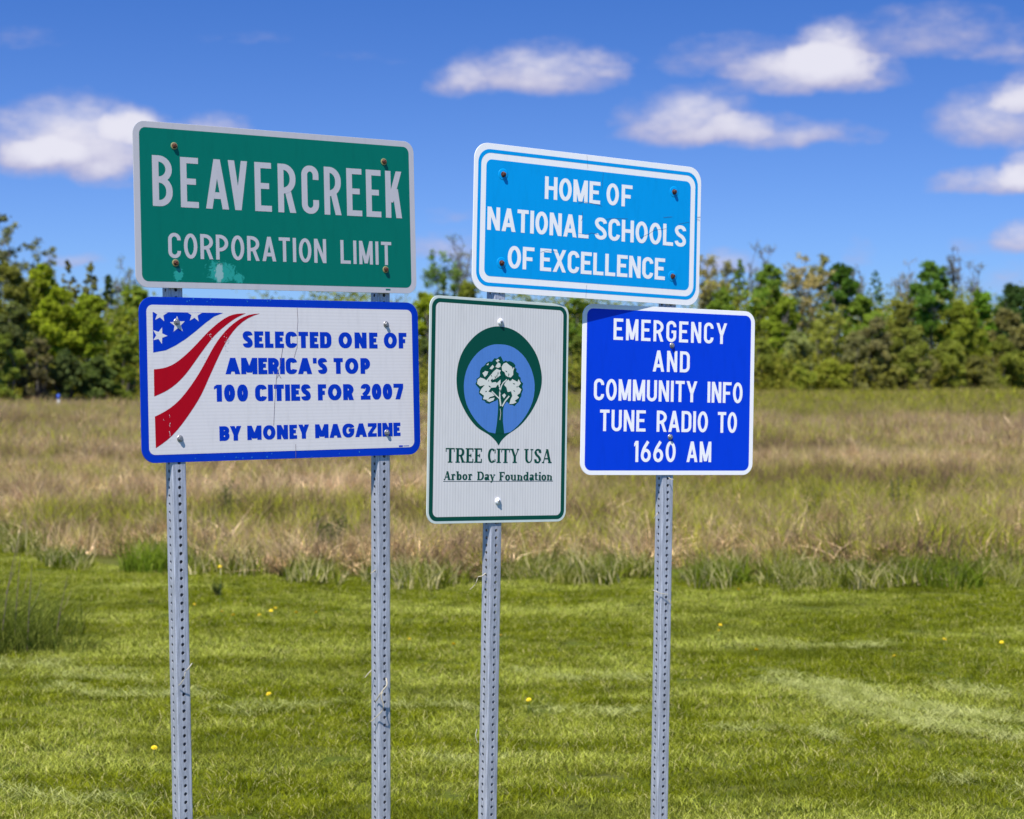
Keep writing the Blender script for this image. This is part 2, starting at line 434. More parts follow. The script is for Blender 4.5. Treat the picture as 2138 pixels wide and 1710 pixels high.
# taller green grass along the mowing line
ep = []
for i in range(6):
    V1, F1, T1 = blades(rng, 130, .20, .25, .009, 3, .75)
    V2, F2, T2 = blades(rng, 40, .22, .16, .022, 2, .9)
    ep.append(mesh_np('edge_tuft', np.concatenate([V1, V2]), np.concatenate([F1, F2 + len(V1)]), M['edge'], False, {'tint': np.concatenate([T1, T2])}))
P = field_pts(rng, 15, 26, 11, .40, 2.5, lambda x, y: (y > lawn_edge(x) + .15 * np.sin(x * 9)) & (y < lawn_edge(x) + 1.7 + .5 * np.sin(x * 1.3)))
k = np.ones(len(P), bool)
dens_ = .55 + .45 * np.sin(P[:, 0] * 2.1 + 1) * np.sin(P[:, 0] * .9)
P = P[rng.random(len(P)) < np.clip(dens_ + .1 + .3 * np.sin(P[:, 0] * 5.3 + P[:, 1]), .15, 1)]
tag(scatter('tall_green_grass', ep, P, rng, .5, 1.25, .12), 'tall green grass along the edge of the mown lawn', 'grass', kind='stuff')
# dry meadow, near / middle / far
def meadow_proto(n, rad, h, w, segs, stalks):
    V1, F1, T1 = blades(rng, n, rad, h, w, segs, .55)
    V2, F2, T2 = blades(rng, stalks, rad, h * 1.4, w * .8, segs, .18)
    V3, F3, T3 = blades(rng, max(4, n // 2), rad, h * .42, w * 1.4, segs, 2.2)
    if segs == 3:      # seed heads and broken, bent stalks
        hd = []
        V4, F4, T4 = blades(rng, 9, rad, h * 1.15, w * 1.3, 3, .9)
        V2 = np.concatenate([V2, V4]); F2 = np.concatenate([F2, F4 + len(T2)]); T2 = np.concatenate([T2, T4 * .4 + 1.2])
    return mesh_np('meadow_tuft', np.concatenate([V1, V2, V3]), np.concatenate([F1, F2 + len(V1), F3 + len(V1) + len(V2)]), M['meadow'], False,
                   {'tint': np.concatenate([T1, T2 * .5, np.where(T3 > .35, .75 + .75 * T3, T3)])})
n_near = [meadow_proto(80, .22, .34, .0085, 3, 5) for i in range(6)]
n_mid = [meadow_proto(80, .42, .42, .016, 2, 5) for i in range(5)]
n_far = [meadow_proto(70, .85, .55, .042, 2, 5) for i in range(4)]
def past(x, y): return y > lawn_edge(x) + .9 + .35 * np.sin(x * 2.7) + .3 * np.sin(x * .9)
P1 = field_pts(rng, 17, 40, 15, .36, 1.5, past)
P1[:, 2] += np.clip(.10 + .10 * np.sin(P1[:, 0] * 2.3 + 1.1 * np.sin(P1[:, 1] * 1.3)) * np.sin(P1[:, 1] * 1.9 + P1[:, 0]) + rng.normal(0, .04, len(P1)), 0, .3)
P2 = field_pts(rng, 40, 78, 4.6, .34, 2.0)
P2[:, 2] += np.clip(.12 + .12 * np.sin(P2[:, 0] * 1.1) * np.sin(P2[:, 1] * .8 + P2[:, 0] * .3) + rng.normal(0, .05, len(P2)), 0, .4)
P3 = field_pts(rng, 78, 165, 1.35, .34, 4.0)
tag(scatter('meadow_grass', n_near, P1, rng, .5, 1.2, .24), 'dry tan meadow grass with green shoots behind the mown lawn', 'grass', kind='stuff')
tag(scatter('meadow_grass', n_mid, P2, rng, .55, 1.2, .18), 'dry brown meadow grass in the middle of the field', 'grass', kind='stuff')
tag(scatter('meadow_grass', n_far, P3, rng, .6, 1.15, .12), 'yellow green meadow grass in front of the tree line', 'grass', kind='stuff')
# hay left in windrows by the mower
cp_ = []
for i in range(5):
    V1, F1, T1 = blades(rng, 40, .12, .11, .0022, 2, .5, False, True)
    V1[:, 2] += .006 + .022 * np.repeat(rng.random(40), 6)
    # strands lie mostly along the row
    cp_.append(mesh_np('hay_tuft', V1 * [1.3, .8, 1], F1, M['clip'], False, {'tint': T1}))
ROWS = [([(1620, 1410), (1700, 1440), (1800, 1485), (1900, 1508), (2010, 1527), (2190, 1555)], .13),
        ([(1725, 1425), (1830, 1460), (1930, 1483), (2030, 1500), (2190, 1515)], .15),
        ([(1930, 1430), (2030, 1445), (2190, 1460)], .12), ([(1480, 1528), (1600, 1520), (1740, 1545)], .10),
        ([(-40, 1395), (60, 1392), (180, 1418), (300, 1425)], .12), ([(120, 1440), (230, 1460), (420, 1455)], .10),
        ([(420, 1500), (560, 1480), (740, 1470)], .08), ([(820, 1480), (900, 1468), (1000, 1490)], .07),
        ([(0, 1668), (160, 1690), (330, 1712)], .07), ([(880, 1590), (980, 1610), (1080, 1600)], .08),
        ([(1900, 1660), (2020, 1640), (2150, 1660)], .06), ([(1550, 1350), (1700, 1345), (1850, 1352)], .10),
        ([(1080, 1400), (1200, 1420), (1340, 1412)], .10), ([(1100, 1480), (1240, 1500), (1350, 1490)], .09)]
cpts, crot = [], []
for ri, (row, wid) in enumerate(ROWS):
    g = [ground_at(*p) for p in row]
    for a_, b_ in zip(g[:-1], g[1:]):
        L_ = (b_ - a_).length; n = int(L_ * (24 if ri < 2 else 13) * wid / .1)
        for _ in range(n):
            t = rng.random(); q = a_.lerp(b_, t)
            cpts.append((q.x + rng.normal(0, wid * .35), q.y + rng.normal(0, wid * (.36 if ri < 2 else .9)), 0)); crot.append(math.atan2(b_.y - a_.y, b_.x - a_.x) + rng.normal(0, .4))
cpts = np.array(cpts); cpts[:, 2] = relief(cpts[:, 0], cpts[:, 1])
tag(scatter('grass_clippings', cp_, cpts, rng, .7, 1.2, .03, np.array(crot)), 'pale cut grass lying in rows on the lawn', 'clippings', kind='stuff')

# ------------------------------------------------------------------ lettering drawn as strokes
def rounded(pts, r, closed=False, n=7):
    pts = [np.array(p, float) for p in pts]; out_ = []
    N = len(pts)
    for i, p in enumerate(pts):
        if not closed and i in (0, N - 1): out_.append(p); continue
        a, b_ = pts[i - 1], pts[(i + 1) % N]
        u, v = a - p, b_ - p; lu, lv = np.linalg.norm(u), np.linalg.norm(v)
        fu = .5 if (closed or i - 1 != 0) else 1.0; fv = .5 if (closed or i + 1 != N - 1) else 1.0
        ru = min(r, lu * fu); rv = min(r, lv * fv)
        if r <= 0 or min(ru, rv) < 1e-4: out_.append(p); continue
        A, B = p + u / lu * ru, p + v / lv * rv
        for k in range(n + 1):      # quarter of a superellipse through A and B
            t = k / n * math.pi / 2
            out_.append(p + (A - p) * (1 - math.sin(t)) + (B - p) * (1 - math.cos(t)))
    return out_
def strip(pts, wfun, closed=False):
    """quads of a stroke of changing width along pts"""
    P_ = [np.array(p, float) for p in pts]
    Q_ = [P_[0]]
    for p in P_[1:]:
        if np.linalg.norm(p - Q_[-1]) > 1e-5: Q_.append(p)
    if closed and np.linalg.norm(Q_[0] - Q_[-1]) < 1e-5: Q_.pop()
    N = len(Q_); L_, R_ = [], []
    for i in range(N):
        a = Q_[i - 1] if (closed or i > 0) else None
        b_ = Q_[(i + 1) % N] if (closed or i < N - 1) else None
        d1 = (Q_[i] - a) / np.linalg.norm(Q_[i] - a) if a is not None else None
        d2 = (b_ - Q_[i]) / np.linalg.norm(b_ - Q_[i]) if b_ is not None else None
        if d1 is None: d1 = d2
        if d2 is None: d2 = d1
        n1, n2 = np.array([-d1[1], d1[0]]), np.array([-d2[1], d2[0]])
        m_ = n1 + n2; m_ = m_ / max(np.linalg.norm(m_), 1e-6); k = 1 / max(.35, float(m_ @ n1))
        dd_ = d1 + d2; dd_ = dd_ / max(np.linalg.norm(dd_), 1e-6)
        w = wfun(dd_) / 2
        L_.append(Q_[i] + m_ * w * k); R_.append(Q_[i] - m_ * w * k)
    qs = []
    for i in range(N if closed else N - 1):
        j = (i + 1) % N
        qs.append([L_[i], R_[i], R_[j], L_[j]])
    return qs
def rect(x0, y0, x1, y1): return [[(x0, y0), (x1, y0), (x1, y1), (x0, y1)]]
def para(x0, y0, x1, y1, tw):
    """diagonal stroke with flat ends, left edge from (x0,y0) to (x1,y1)"""
    return [[(x0, y0), (x0 + tw, y0), (x1 + tw, y1), (x1, y1)]]
def sans(ch, w, tv, th, rmax=9.0):
    """strokes of a sans capital or figure: cap height 1, width w, upright stroke tv, level stroke th"""
    a, hb = tv / 2, th / 2
    wf = lambda d_: th + (tv - th) * abs(d_[1])
    r = min(rmax, max(.02, w / 2 - a)); l, rr, t, bo = a, w - a, 1 - hb, hb
    def pth(pts, rad, closed=False): return strip(rounded(pts, rad, closed), wf, closed)
    def dg(x0, y0, x1, y1):
        return para(x0, y0, x1, y1, tv * 1.04)
    if ch == 'I': return [rect(0, 0, tv, 1)]
    if ch == "'": return [rect(0, .66, tv * .8, 1)]
    if ch == 'E': return [rect(0, 0, tv, 1), rect(tv, 0, w, th), rect(tv, 1 - th, w, 1), rect(tv, .5 - hb + .02, w * .86, .5 + hb + .02)]
    if ch == 'F': return [rect(0, 0, tv, 1), rect(tv, 1 - th, w, 1), rect(tv, .47 - hb, w * .84, .47 + hb)]
    if ch == 'L': return [rect(0, 0, tv, 1), rect(tv, 0, w, th)]
    if ch == 'T': return [rect(0, 1 - th, w, 1), rect(w / 2 - a, 0, w / 2 + a, 1 - th)]
    if ch == 'H': return [rect(0, 0, tv, 1), rect(w - tv, 0, w, 1), rect(tv, .5 - hb, w - tv, .5 + hb)]
    if ch == 'N': return [rect(0, 0, tv, 1), rect(w - tv, 0, w, 1), dg(w - tv * 1.04, 0, 0, 1)]
    if ch == 'M': return [rect(0, 0, tv, 1), rect(w - tv, 0, w, 1), dg(w / 2 - tv * .52, .04 if tv < .25 else .1, 0, 1), dg(w / 2 - tv * .52, .04 if tv < .25 else .1, w - tv * 1.04, 1)]
    if ch == 'A':
        y = .24; k = (w / 2) * y
        return [dg(0, 0, w / 2 - tv * .52, 1), dg(w - tv * 1.04, 0, w / 2 - tv * .52, 1), rect(k * .9 + tv * .5, y - hb * .6, w - k * .9 - tv * .5, y + th * .8)]
    if ch == 'V': return [dg(w / 2 - tv * .52, 0, 0, 1), dg(w / 2 - tv * .52, 0, w - tv * 1.04, 1)]
    if ch == 'Y': return [dg(w / 2 - tv * .52, .40, 0, 1), dg(w / 2 - tv * .52, .40, w - tv * 1.04, 1), rect(w / 2 - a, 0, w / 2 + a, .46)]
    if ch == 'X': return [dg(0, 0, w - tv * 1.04, 1), dg(w - tv * 1.04, 0, 0, 1)]
    if ch == 'K': return [rect(0, 0, tv, 1), dg(tv * .35, .33, w - tv * 1.06, 1), dg(w - tv * 1.1, 0, tv * 1.25, .62)]
    if ch == 'Z': return [rect(0, 0, w, th), rect(0, 1 - th, w, 1), dg(0, th, w - tv * 1.04, 1 - th)]
    if ch in 'O0': return [pth([(l, bo), (rr, bo), (rr, t), (l, t)], 9 if ch == '0' or rmax > 1 else r, True)] if w < .7 else [strip([(w / 2 + (w / 2 - a) * math.cos(q), .5 + (.5 - hb) * math.sin(q)) for q in np.linspace(0, 2 * math.pi, 29)[:-1]], wf, True)]
    if ch == 'C': return [pth([(rr, .71), (rr, t), (l, t), (l, bo), (rr, bo), (rr, .29)], r)]
    if ch == 'G': return [pth([(rr, .71), (rr, t), (l, t), (l, bo), (rr, bo), (rr, .47)], r), rect(w * .52, .42, w, .42 + th * .9)]
    if ch == 'U': return [pth([(l, 1), (l, bo), (rr, bo), (rr, 1)], r)]
    if ch == 'D': return [rect(0, 0, tv, 1), pth([(tv * .9, t), (rr, t), (rr, bo), (tv * .9, bo)], min(r, w * .62 if tv < .3 else .5))]
    if ch == 'P': return [rect(0, 0, tv, 1), pth([(tv * .9, t), (rr, t), (rr, .40), (tv * .9, .40)], min(.32, w * .55))]
    if ch == 'R': return [rect(0, 0, tv, 1), pth([(tv * .9, t), (rr, t), (rr, .45), (tv * .9, .45)], min(.30, w * .55)), dg(w - tv * 1.02, 0, w * .45 - tv * .25, .47)]
    if ch == 'B': return [rect(0, 0, tv, 1), pth([(tv * .9, t), (rr - w * .02, t), (rr - w * .02, .525), (tv * .9, .525)], min(.24, w * .5)), pth([(tv * .9, .525), (rr, .525), (rr, bo), (tv * .9, bo)], min(.26, w * .5))]
    if ch == 'S': return [pth([(rr, .74), (rr, t), (l, t), (l, .60), (rr, .42), (rr, bo), (l, bo), (l, .26)], min(r, .25))]
    if ch == '1': return [rect(w - tv, 0, w, 1), [[(w - tv, 1), (w - tv, .80), (0, .72), (0, .88)]]]
    if ch == '2': return [pth([(l, .70), (l, t), (rr, t), (rr, .55), (tv * .6, th)], min(r, .27)), rect(0, 0, w, th)]
    if ch == '7': return [rect(0, 1 - th, w, 1), dg(w * .18, 0, w - tv * 1.04, 1 - th)]
    if ch == '6': return [pth([(l, bo), (rr, bo), (rr, .56), (l, .56)], 9, True), pth([(l * 1.0, .30), (l, .52), (w * .72, 1 - hb * .3)], .25)]
    return [rect(0, 0, w, 1)]
def serif(ch, w, len_cap=True):
    """strokes of a narrow serif letter: cap height 1, x height .67"""
    K, t = (.21, .082) if len_cap else (.26, .115); X = .67
    wf = lambda d_: t + (K - t) * abs(d_[1]) ** 1.3
    def stem(x, y0, y1, sb=True, st=True, sw=.09, left=True, right=True):
        o_ = [rect(x, y0, x + K, y1)]
        if sb: o_.append(rect(x - sw * left, y0, x + K + sw * right, y0 + t * .85))
        if st: o_.append(rect(x - sw * left, y1 - t * .85, x + K + sw * (right if st is True else 0), y1))
        return o_
    def thin(x0, y0, x1, y1, k=t): return para(x0, y0, x1, y1, k)
    def bowl(x0, x1, y0, y1):
        cx, cy = (x0 + x1) / 2, (y0 + y1) / 2
        return strip([(cx + (x1 - x0 - K) / 2 * math.cos(q), cy + (y1 - y0 - t) / 2 * math.sin(q)) for q in np.linspace(0, 2 * math.pi, 21)[:-1]], wf, True)
    def arc(cx, cy, rx, ry, a0, a1, n=12):
        return strip([(cx + rx * math.cos(q), cy + ry * math.sin(q)) for q in np.linspace(math.radians(a0), math.radians(a1), n)], wf)
    s = .09
    if ch == 'T': return stem(w / 2 - K / 2, 0, 1, True, False) + [rect(0, 1 - t, w, 1), rect(0, .74, t * .8, 1 - t), rect(w - t * .8, .74, w, 1 - t)]
    if ch == 'R': return stem(s, 0, 1, right=True) + [strip(rounded([(s + K, 1 - t / 2), (w - K / 2 - .04, 1 - t / 2), (w - K / 2 - .04, .5), (s + K, .5)], .22), wf), para(w - K - .02, 0, w * .45, .5, K), rect(w - K - .06, 0, w + .03, t)]
    if ch == 'E': return stem(s, 0, 1) + [rect(s + K, 0, w, t), rect(s + K, 1 - t, w, 1), rect(s + K, .5 - t / 2, w * .75, .5 + t / 2), rect(w - t, t, w, .27), rect(w - t, .76, w, 1 - t), rect(w * .75 - t, .38, w * .75, .62)]
    if ch == 'F': return stem(s, 0, 1) + [rect(s + K, 1 - t, w, 1), rect(s + K, .5 - t / 2, w * .75, .5 + t / 2), rect(w - t, .72, w, 1 - t), rect(w * .75 - t, .38, w * .75, .62)]
    if ch == 'C': return [arc(w / 2 + .02, .5, w / 2 - K / 2, .5 - t / 2, 48, 312, 18), rect(w - t * 1.3, .66, w - t * .3, .95), rect(w - t * 1.3, .06, w - t * .3, .26)]
    if ch == 'I': return stem(s, 0, 1)
    if ch == 'Y': return [para(w / 2 - K / 2, .42, .04, 1, K), para(w / 2, .42, w - .12, 1, t), rect(w / 2 - K / 2, 0, w / 2 + K / 2, .46), rect(w / 2 - K / 2 - s, 0, w / 2 + K / 2 + s, t), rect(-.04, 1 - t, .28, 1), rect(w - .22, 1 - t, w, 1)]
    if ch == 'U': return [strip(rounded([(s + K / 2, 1), (s + K / 2, t / 2), (w - s - t / 2, t / 2), (w - s - t / 2, 1)], .3), lambda d_: t + (K - t) * max(0, -d_[1])), rect(0, 1 - t, 2 * s + K, 1), rect(w - 2 * s - t, 1 - t, w, 1)]
    if ch == 'S': return [strip(rounded([(w - .09, .74), (w - .09, 1 - t / 2), (.11, 1 - t / 2), (.11, .62), (w - .11, .40), (w - .11, t / 2), (.09, t / 2), (.09, .26)], .24), lambda d_: t + .02 + (K - t) * (abs(d_[1]) if d_[0] * d_[1] < .2 else .2)), rect(.03, .0, .08, .3), rect(w - .08, .7, w - .03, .98)]
    if ch == 'A': return [para(w - K * 1.1 - .03, 0, w / 2 - K * .5, 1, K * 1.1), para(.06, 0, w / 2 - t * .7, .97, t), rect(w * .22, .28, w * .72, .28 + t), rect(-.02, 0, .2, t), rect(w - K * 1.1 - .09, 0, w + .03, t)]
    if ch == 'D': return stem(s, 0, 1) + [strip(rounded([(s + K, 1 - t / 2), (w - K / 2, 1 - t / 2), (w - K / 2, t / 2), (s + K, t / 2)], .42), wf)]
    if ch == 'r': return stem(s, 0, X, True, 'l') + [arc(w * .68, X - .19, .18, .16, 150, 60, 6), rect(w - .16, X - .2, w - .02, X - .06)]
    if ch == 'b': return stem(s * .8, 0, 1, False, 'l') + [bowl(s * .8 + .04, w, 0, X)]
    if ch == 'o': return [bowl(0, w, 0, X)]
    if ch == 'a': return [rect(w - K - .05, .02, w - .05, X - .12), arc((w - .05) / 2 + .03, X - .19, (w - K) / 2 - .02, .16, 0, 165, 9), bowl(0, w - K + .06, 0, .38), rect(w - .08, 0, w + .03, t)]
    if ch == 'y': return [para(w / 2 - K * .4, 0, .07, X, K), para(w / 2 - t, -.05, w - .16, X, t), strip([(w / 2, 0), (w / 2 - .1, -.2), (w / 2 - .28, -.22)], lambda d_: t * 1.2), rect(-.02, X - t, .32, X), rect(w - .28, X - t, w, X)]
    if ch == 'u': return stem(s * .7, .12, X, False, 'l', .09) + stem(w - K - s, 0, X, 'r', 'l', .08) + [strip(rounded([(s * .7 + K / 2, .2), (s * .7 + K / 2, t / 2), (w - K - s, t / 2), (w - s - K, .12)], .1), lambda d_: .09)]
    if ch == 'n': return stem(s, 0, X, True, 'l', .07) + stem(w - K - s, 0, X - .16, True, False, .07) + [strip(rounded([(s + K, X - .16), (s + K, X - t), (w - s - K / 2, X - t), (w - s - K / 2, X - .18)], .12), lambda d_: .10)]
    if ch == 'd': return stem(w - K - s * .8, 0, 1, 'r', 'l', .08) + [bowl(0, w - s * .8 - .04, 0, X)]
    if ch == 't': return [strip(rounded([(.22, .9), (.22, t / 2 + .02), (w, t / 2 + .03)], .1), wf), rect(0, X - t, w - .04, X), rect(.22 - K / 2, .1, .22 + K / 2, .86)]
    if ch == 'i': return stem(s, 0, X, True, 'l', .08) + [rect(s, .83, s + K, 1)]
    return [rect(0, 0, w, 1)]
HWY = dict(E=.52, F=.52, L=.50, T=.52, C=.55, G=.56, O=.59, B=.55, D=.56, P=.55, R=.56, S=.56, U=.56, N=.58, H=.58, M=.68, A=.64, V=.62, Y=.62, X=.62, K=.58)
HWY.update({'1': .24, '6': .56, '0': .57})
FUT = dict(S=.66, E=.60, L=.56, C=.78, T=.66, D=.80, O=.96, N=.86, F=.58, A=.98, M=1.08, R=.74, P=.70, B=.74, Y=.84, G=.98, Z=.74, U=.78)
FUT.update({'1': .50, '0': .70, '2': .70, '7': .72, "'": .28})
SER = dict(T=.76, R=.80, E=.68, C=.72, I=.35, Y=.78, U=.82, S=.62, A=.86, r=.58, b=.72, o=.68, D=.92, a=.66, y=.76, F=.74, u=.82, n=.82, d=.76, t=.48, i=.36)
def word(text, x0, x1, base, cap, style, wfac=1.0, tv=.17, th=.15):
    """strokes in inches on the sign; letters at natural width, gaps solved so that the word spans x0..x1"""
    if style == 'serif': ws = [SER[c_] * wfac for c_ in text]
    elif style == 'bold': ws = [tv if c_ == 'I' else FUT[c_] * wfac for c_ in text]
    else: ws = [tv if c_ == 'I' else HWY[c_] * wfac for c_ in text]
    tot = (x1 - x0) / cap; n = len(text)
    if n > 1:
        gap = (tot - sum(ws)) / (n - 1); lo = .03 if style != 'hwy' else .09
        if style == 'serif': lo = -.02
        if gap < lo:
            k = (tot - lo * (n - 1)) / sum(ws); ws = [w_ * k for w_ in ws]; gap = lo
    else: ws = [tot]; gap = 0
    x = 0; outp = []
    for c_, w_ in zip(text, ws):
        g = serif(c_, w_, wfac <= 1) if style == 'serif' else sans(c_, w_, tv, th)
        for st in g:
            outp.append([[((x + p[0]) * cap + x0, base - p[1] * cap) for p in q] for q in st])
        x += w_ + gap
    return outp
IN = .0254
def decal(name, strokes, z0, mat, parent, dz_=.00003, label=None):
    """printed marks: each stroke a sheet a hair above the last; (x, y) in inches from the sign's top left corner"""
    V, Fs = [], []
    for i, st in enumerate(strokes):
        z = -(z0 + dz_ * (i % 9))
        for q in st:
            ar = sum(q[k][0] * q[(k + 1) % len(q)][1] - q[(k + 1) % len(q)][0] * q[k][1] for k in range(len(q)))
            if abs(ar) < 1e-9: continue
            if ar < 0: q = q[::-1]
            b_ = len(V)
            for p in q[::-1]: V.append((p[0] * IN, z, -p[1] * IN))
            Fs.append(list(range(b_, b_ + len(q))))
    o = link(name, mesh_np(name, V, Fs, mat), parent)
    if label: o['label'] = label
    return o
def rrect(x0, y0, x1, y1, r, n=8):
    pts = []
    for cx, cy, a0 in ((x1 - r, y0 + r, -90), (x1 - r, y1 - r, 0), (x0 + r, y1 - r, 90), (x0 + r, y0 + r, 180)):
        for k in range(n + 1):
            a_ = math.radians(a0 + 90 * k / n); pts.append((cx + r * math.cos(a_), cy + r * math.sin(a_)))
    return pts
def ring_band(o1, o2):
    N = len(o1); return [[o1[i], o1[(i + 1) % N], o2[(i + 1) % N], o2[i]] for i in range(N)]
def panel(name, w, h, r, mat, parent, t=.0025):
    """aluminium sign blank: rounded corners, real thickness, sheeting on the front"""
    pts = rrect(0, 0, w, h, r, 10); N = len(pts); V = []
    e = .0004 / IN
    ins = rrect(e, e, w - e, h - e, r, 10)
    for p in ins: V.append((p[0] * IN, 0, -p[1] * IN))
    for p in pts: V.append((p[0] * IN, .0004, -p[1] * IN))
    for p in pts: V.append((p[0] * IN, t, -p[1] * IN))
    Fs = [list(range(N))[::-1]]
    for k in (0, 1):
        for i in range(N):
            j = (i + 1) % N
            Fs.append([k * N + i, k * N + j, (k + 1) * N + j, (k + 1) * N + i])
    Fs.append([2 * N + i for i in range(N)])
    me = mesh_np(name, V, Fs, mat); me.materials.append(M['alu'])
    me.polygons[len(Fs) - 1].material_index = 1
    me.polygons.foreach_set('use_smooth', [False] * len(me.polygons))
    bmn = me; o = link(name, me, parent)
    return o
def lathe(prof, n=14):
    """prof (r, z) turned round the sign's normal (local -Y)"""
    V, Fs = [], []
    for r, z in prof:
        for k in range(n): a_ = 2 * math.pi * k / n; V.append((r * math.cos(a_), -z, r * math.sin(a_)))
    for i in range(len(prof) - 1):
        for k in range(n):
            j = (k + 1) % n; Fs.append([i * n + k, i * n + j, (i + 1) * n + j, (i + 1) * n + k])
    Fs.append([(len(prof) - 1) * n + k for k in range(n)]); Fs.append([k for k in range(n)][::-1])
    return V, Fs
def fix_normals(me):
    import bmesh
    bm_ = bmesh.new(); bm_.from_mesh(me); bmesh.ops.recalc_face_normals(bm_, faces=bm_.faces); bm_.to_mesh(me); bm_.free()
BOLT = {}
def bolt_meshes(kind):
    if kind in BOLT: return BOLT[kind]
    if kind == 'rusty':
        h_ = lathe([(.0078, 0), (.0080, .003), (.0072, .0058), (.0045, .0075)], 6); w_ = lathe([(.0112, 0), (.0112, .0012), (.0098, .0018)], 18); mh, mw = M['rust'], M['brass']
    elif kind == 'dark':
        h_ = lathe([(.0080, 0), (.0082, .004), (.0070, .0075), (.004, .009)], 6); w_ = lathe([(.0098, 0), (.0098, .0012), (.0088, .0018)], 18); mh, mw = M['rust'], M['rust']
    elif kind == 'white':
        h_ = lathe([(.0052, 0), (.0052, .006), (.0035, .0075)], 6); w_ = lathe([(.0118, 0), (.0118, .001), (.0102, .0048), (.0065, .0064)], 20); mh, mw = M['zinc'], M['white_plastic']
    else:
        h_ = lathe([(.0068, 0), (.0070, .005), (.0058, .0068)], 6); w_ = lathe([(.0105, 0), (.0105, .001), (.0092, .0022)], 18); mh, mw = M['zinc'], M['zinc']
    a_ = mesh_np('bolt', h_[0], h_[1], mh); fix_normals(a_)
    b_ = mesh_np('washer', w_[0], w_[1], mw); fix_normals(b_)
    BOLT[kind] = (a_, b_); return BOLT[kind]
def bolts(parent, pts, kind):
    a_, b_ = bolt_meshes(kind)
    for i, (x, y) in enumerate(pts):
        o = link('bolt', a_, parent); o.location = (x * IN, -.0022, -y * IN); o.rotation_euler = (0, .4 + i * .7, 0)
        w_ = link('washer', b_, o); w_.location = (0, .0016, 0)
def sign_root(name, pose, label, group=None, push=0.0):
    x, y, z, yaw, pt, rl = pose
    k_ = 1 + push / y; x, y, z = x * k_, y * k_, CAM_Z + (z - CAM_Z) * k_
    o = empty(name); o.rotation_mode = 'QUATERNION'
    o.matrix_world = Matrix.Translation((x, y, z)) @ (Matrix.Rotation(yaw, 4, 'Z') @ Matrix.Rotation(pt, 4, 'X') @ Matrix.Rotation(rl, 4, 'Y'))
    return tag(o, label, 'sign', group)

# ---- green city limit sign
g = sign_root('city_limit_sign', (-1.14968, 5.82138, 2.84224, .62832, -.03491, -.00237), 'green sign reading BEAVERCREEK CORPORATION LIMIT with rusty bolts, top left of the group', push=.012)
panel('panel', 40, 20, 1.5, M['green_white'], g)
fd = decal('green_field', [[rrect(.8, .75, 39.2, 19.25, .85)]], .0003, M['green_field'], g)
# scuffed, peeled sheeting along the bottom edge
mt = M['green_field']; T = NT(mt.node_tree); bs = mt.node_tree.nodes['Principled BSDF']
oc = T.new('ShaderNodeTexCoord').outputs['Object']
def patch(cx, cy, rx, ry):
    v = T.vmath('DIVIDE', T.vmath('SUBTRACT', oc, (cx * IN, 0, -cy * IN)), (rx * IN, 1, ry * IN))
    ln = T.new('ShaderNodeVectorMath', operation='LENGTH'); T.set(ln.inputs[0], v)
    return T.math('SUBTRACT', 1.0, ln.outputs['Value'], clamp=True)
sc1 = T.noise(oc, 38, 5, .7, 1.6); sc2 = T.noise(oc, 90, 4, .65, 1.0)
pm = T.math('MAXIMUM', patch(11.4, 17.9, 3.0, 2.0), T.math('MAXIMUM', patch(5.6, 18.3, .9, 1.4), patch(13.8, 18.6, 1.2, 1.1)))
msk = T.ramp(T.math('ADD', T.math('MULTIPLY', pm, .42), T.math('MULTIPLY', sc1.outputs['Fac'], .8)), .53, .62)
msk = T.math('MULTIPLY', msk, T.ramp(pm, 0, .12))
old = bs.inputs['Base Color'].links[0].from_socket
c = T.mix(T.math('MULTIPLY', msk, .75), old, (.03, .36, .31))
wm = T.ramp(T.math('ADD', T.math('MULTIPLY', patch(11.1, 18.0, .95, 2.1), .5), T.math('MULTIPLY', sc2.outputs['Fac'], .5)), .42, .52)
c = T.mix(T.math('MULTIPLY', wm, .7), c, (.34, .47, .48))
drip = T.noise(T.vmath('MULTIPLY', oc, (60, 1, 5)), 1.0, 3)
dm = T.math('MULTIPLY', T.ramp(drip.outputs['Fac'], .60, .75), patch(31, 14.6, 3.6, 4.2))
c = T.mix(T.math('MULTIPLY', dm, .5), c, (.05, .33, .28))
T.set(bs.inputs['Base Color'], c)
st = []
for ch, x0, x1 in (('B', 2.41, 5.06), ('E', 6.12, 8.53), ('A', 9.49, 12.63), ('V', 12.59, 15.27), ('E', 16.27, 18.63), ('R', 19.54, 22.09),
                   ('C', 22.95, 25.45), ('R', 26.24, 28.73), ('E', 29.57, 31.86), ('E', 32.51, 34.77), ('K', 35.46, 38.0)):
    st += word(ch, x0, x1, 10.17 , 6.12, 'hwy', 1, .138, .120)
decal('lettering', st, .0006, M['green_white'], g)
decal('lettering', word('CORPORATION', 4.31, 26.35, 16.38, 3.06, 'hwy', 1.0, .155, .138), .0006, M['green_white'], g)
decal('lettering', word('LIMIT', 28.46, 36.17, 16.36, 3.02, 'hwy', 1.0, .155, .138), .0006, M['green_white'], g)
decal('maker_mark', [rect(35.2, 19.45, 35.9, 19.62)], .0006, M['green_field'], g)
bolts(g, [(5.37, 2.77), (35.3, 2.9), (5.22, 16.95), (35.22, 16.95)], 'rusty')

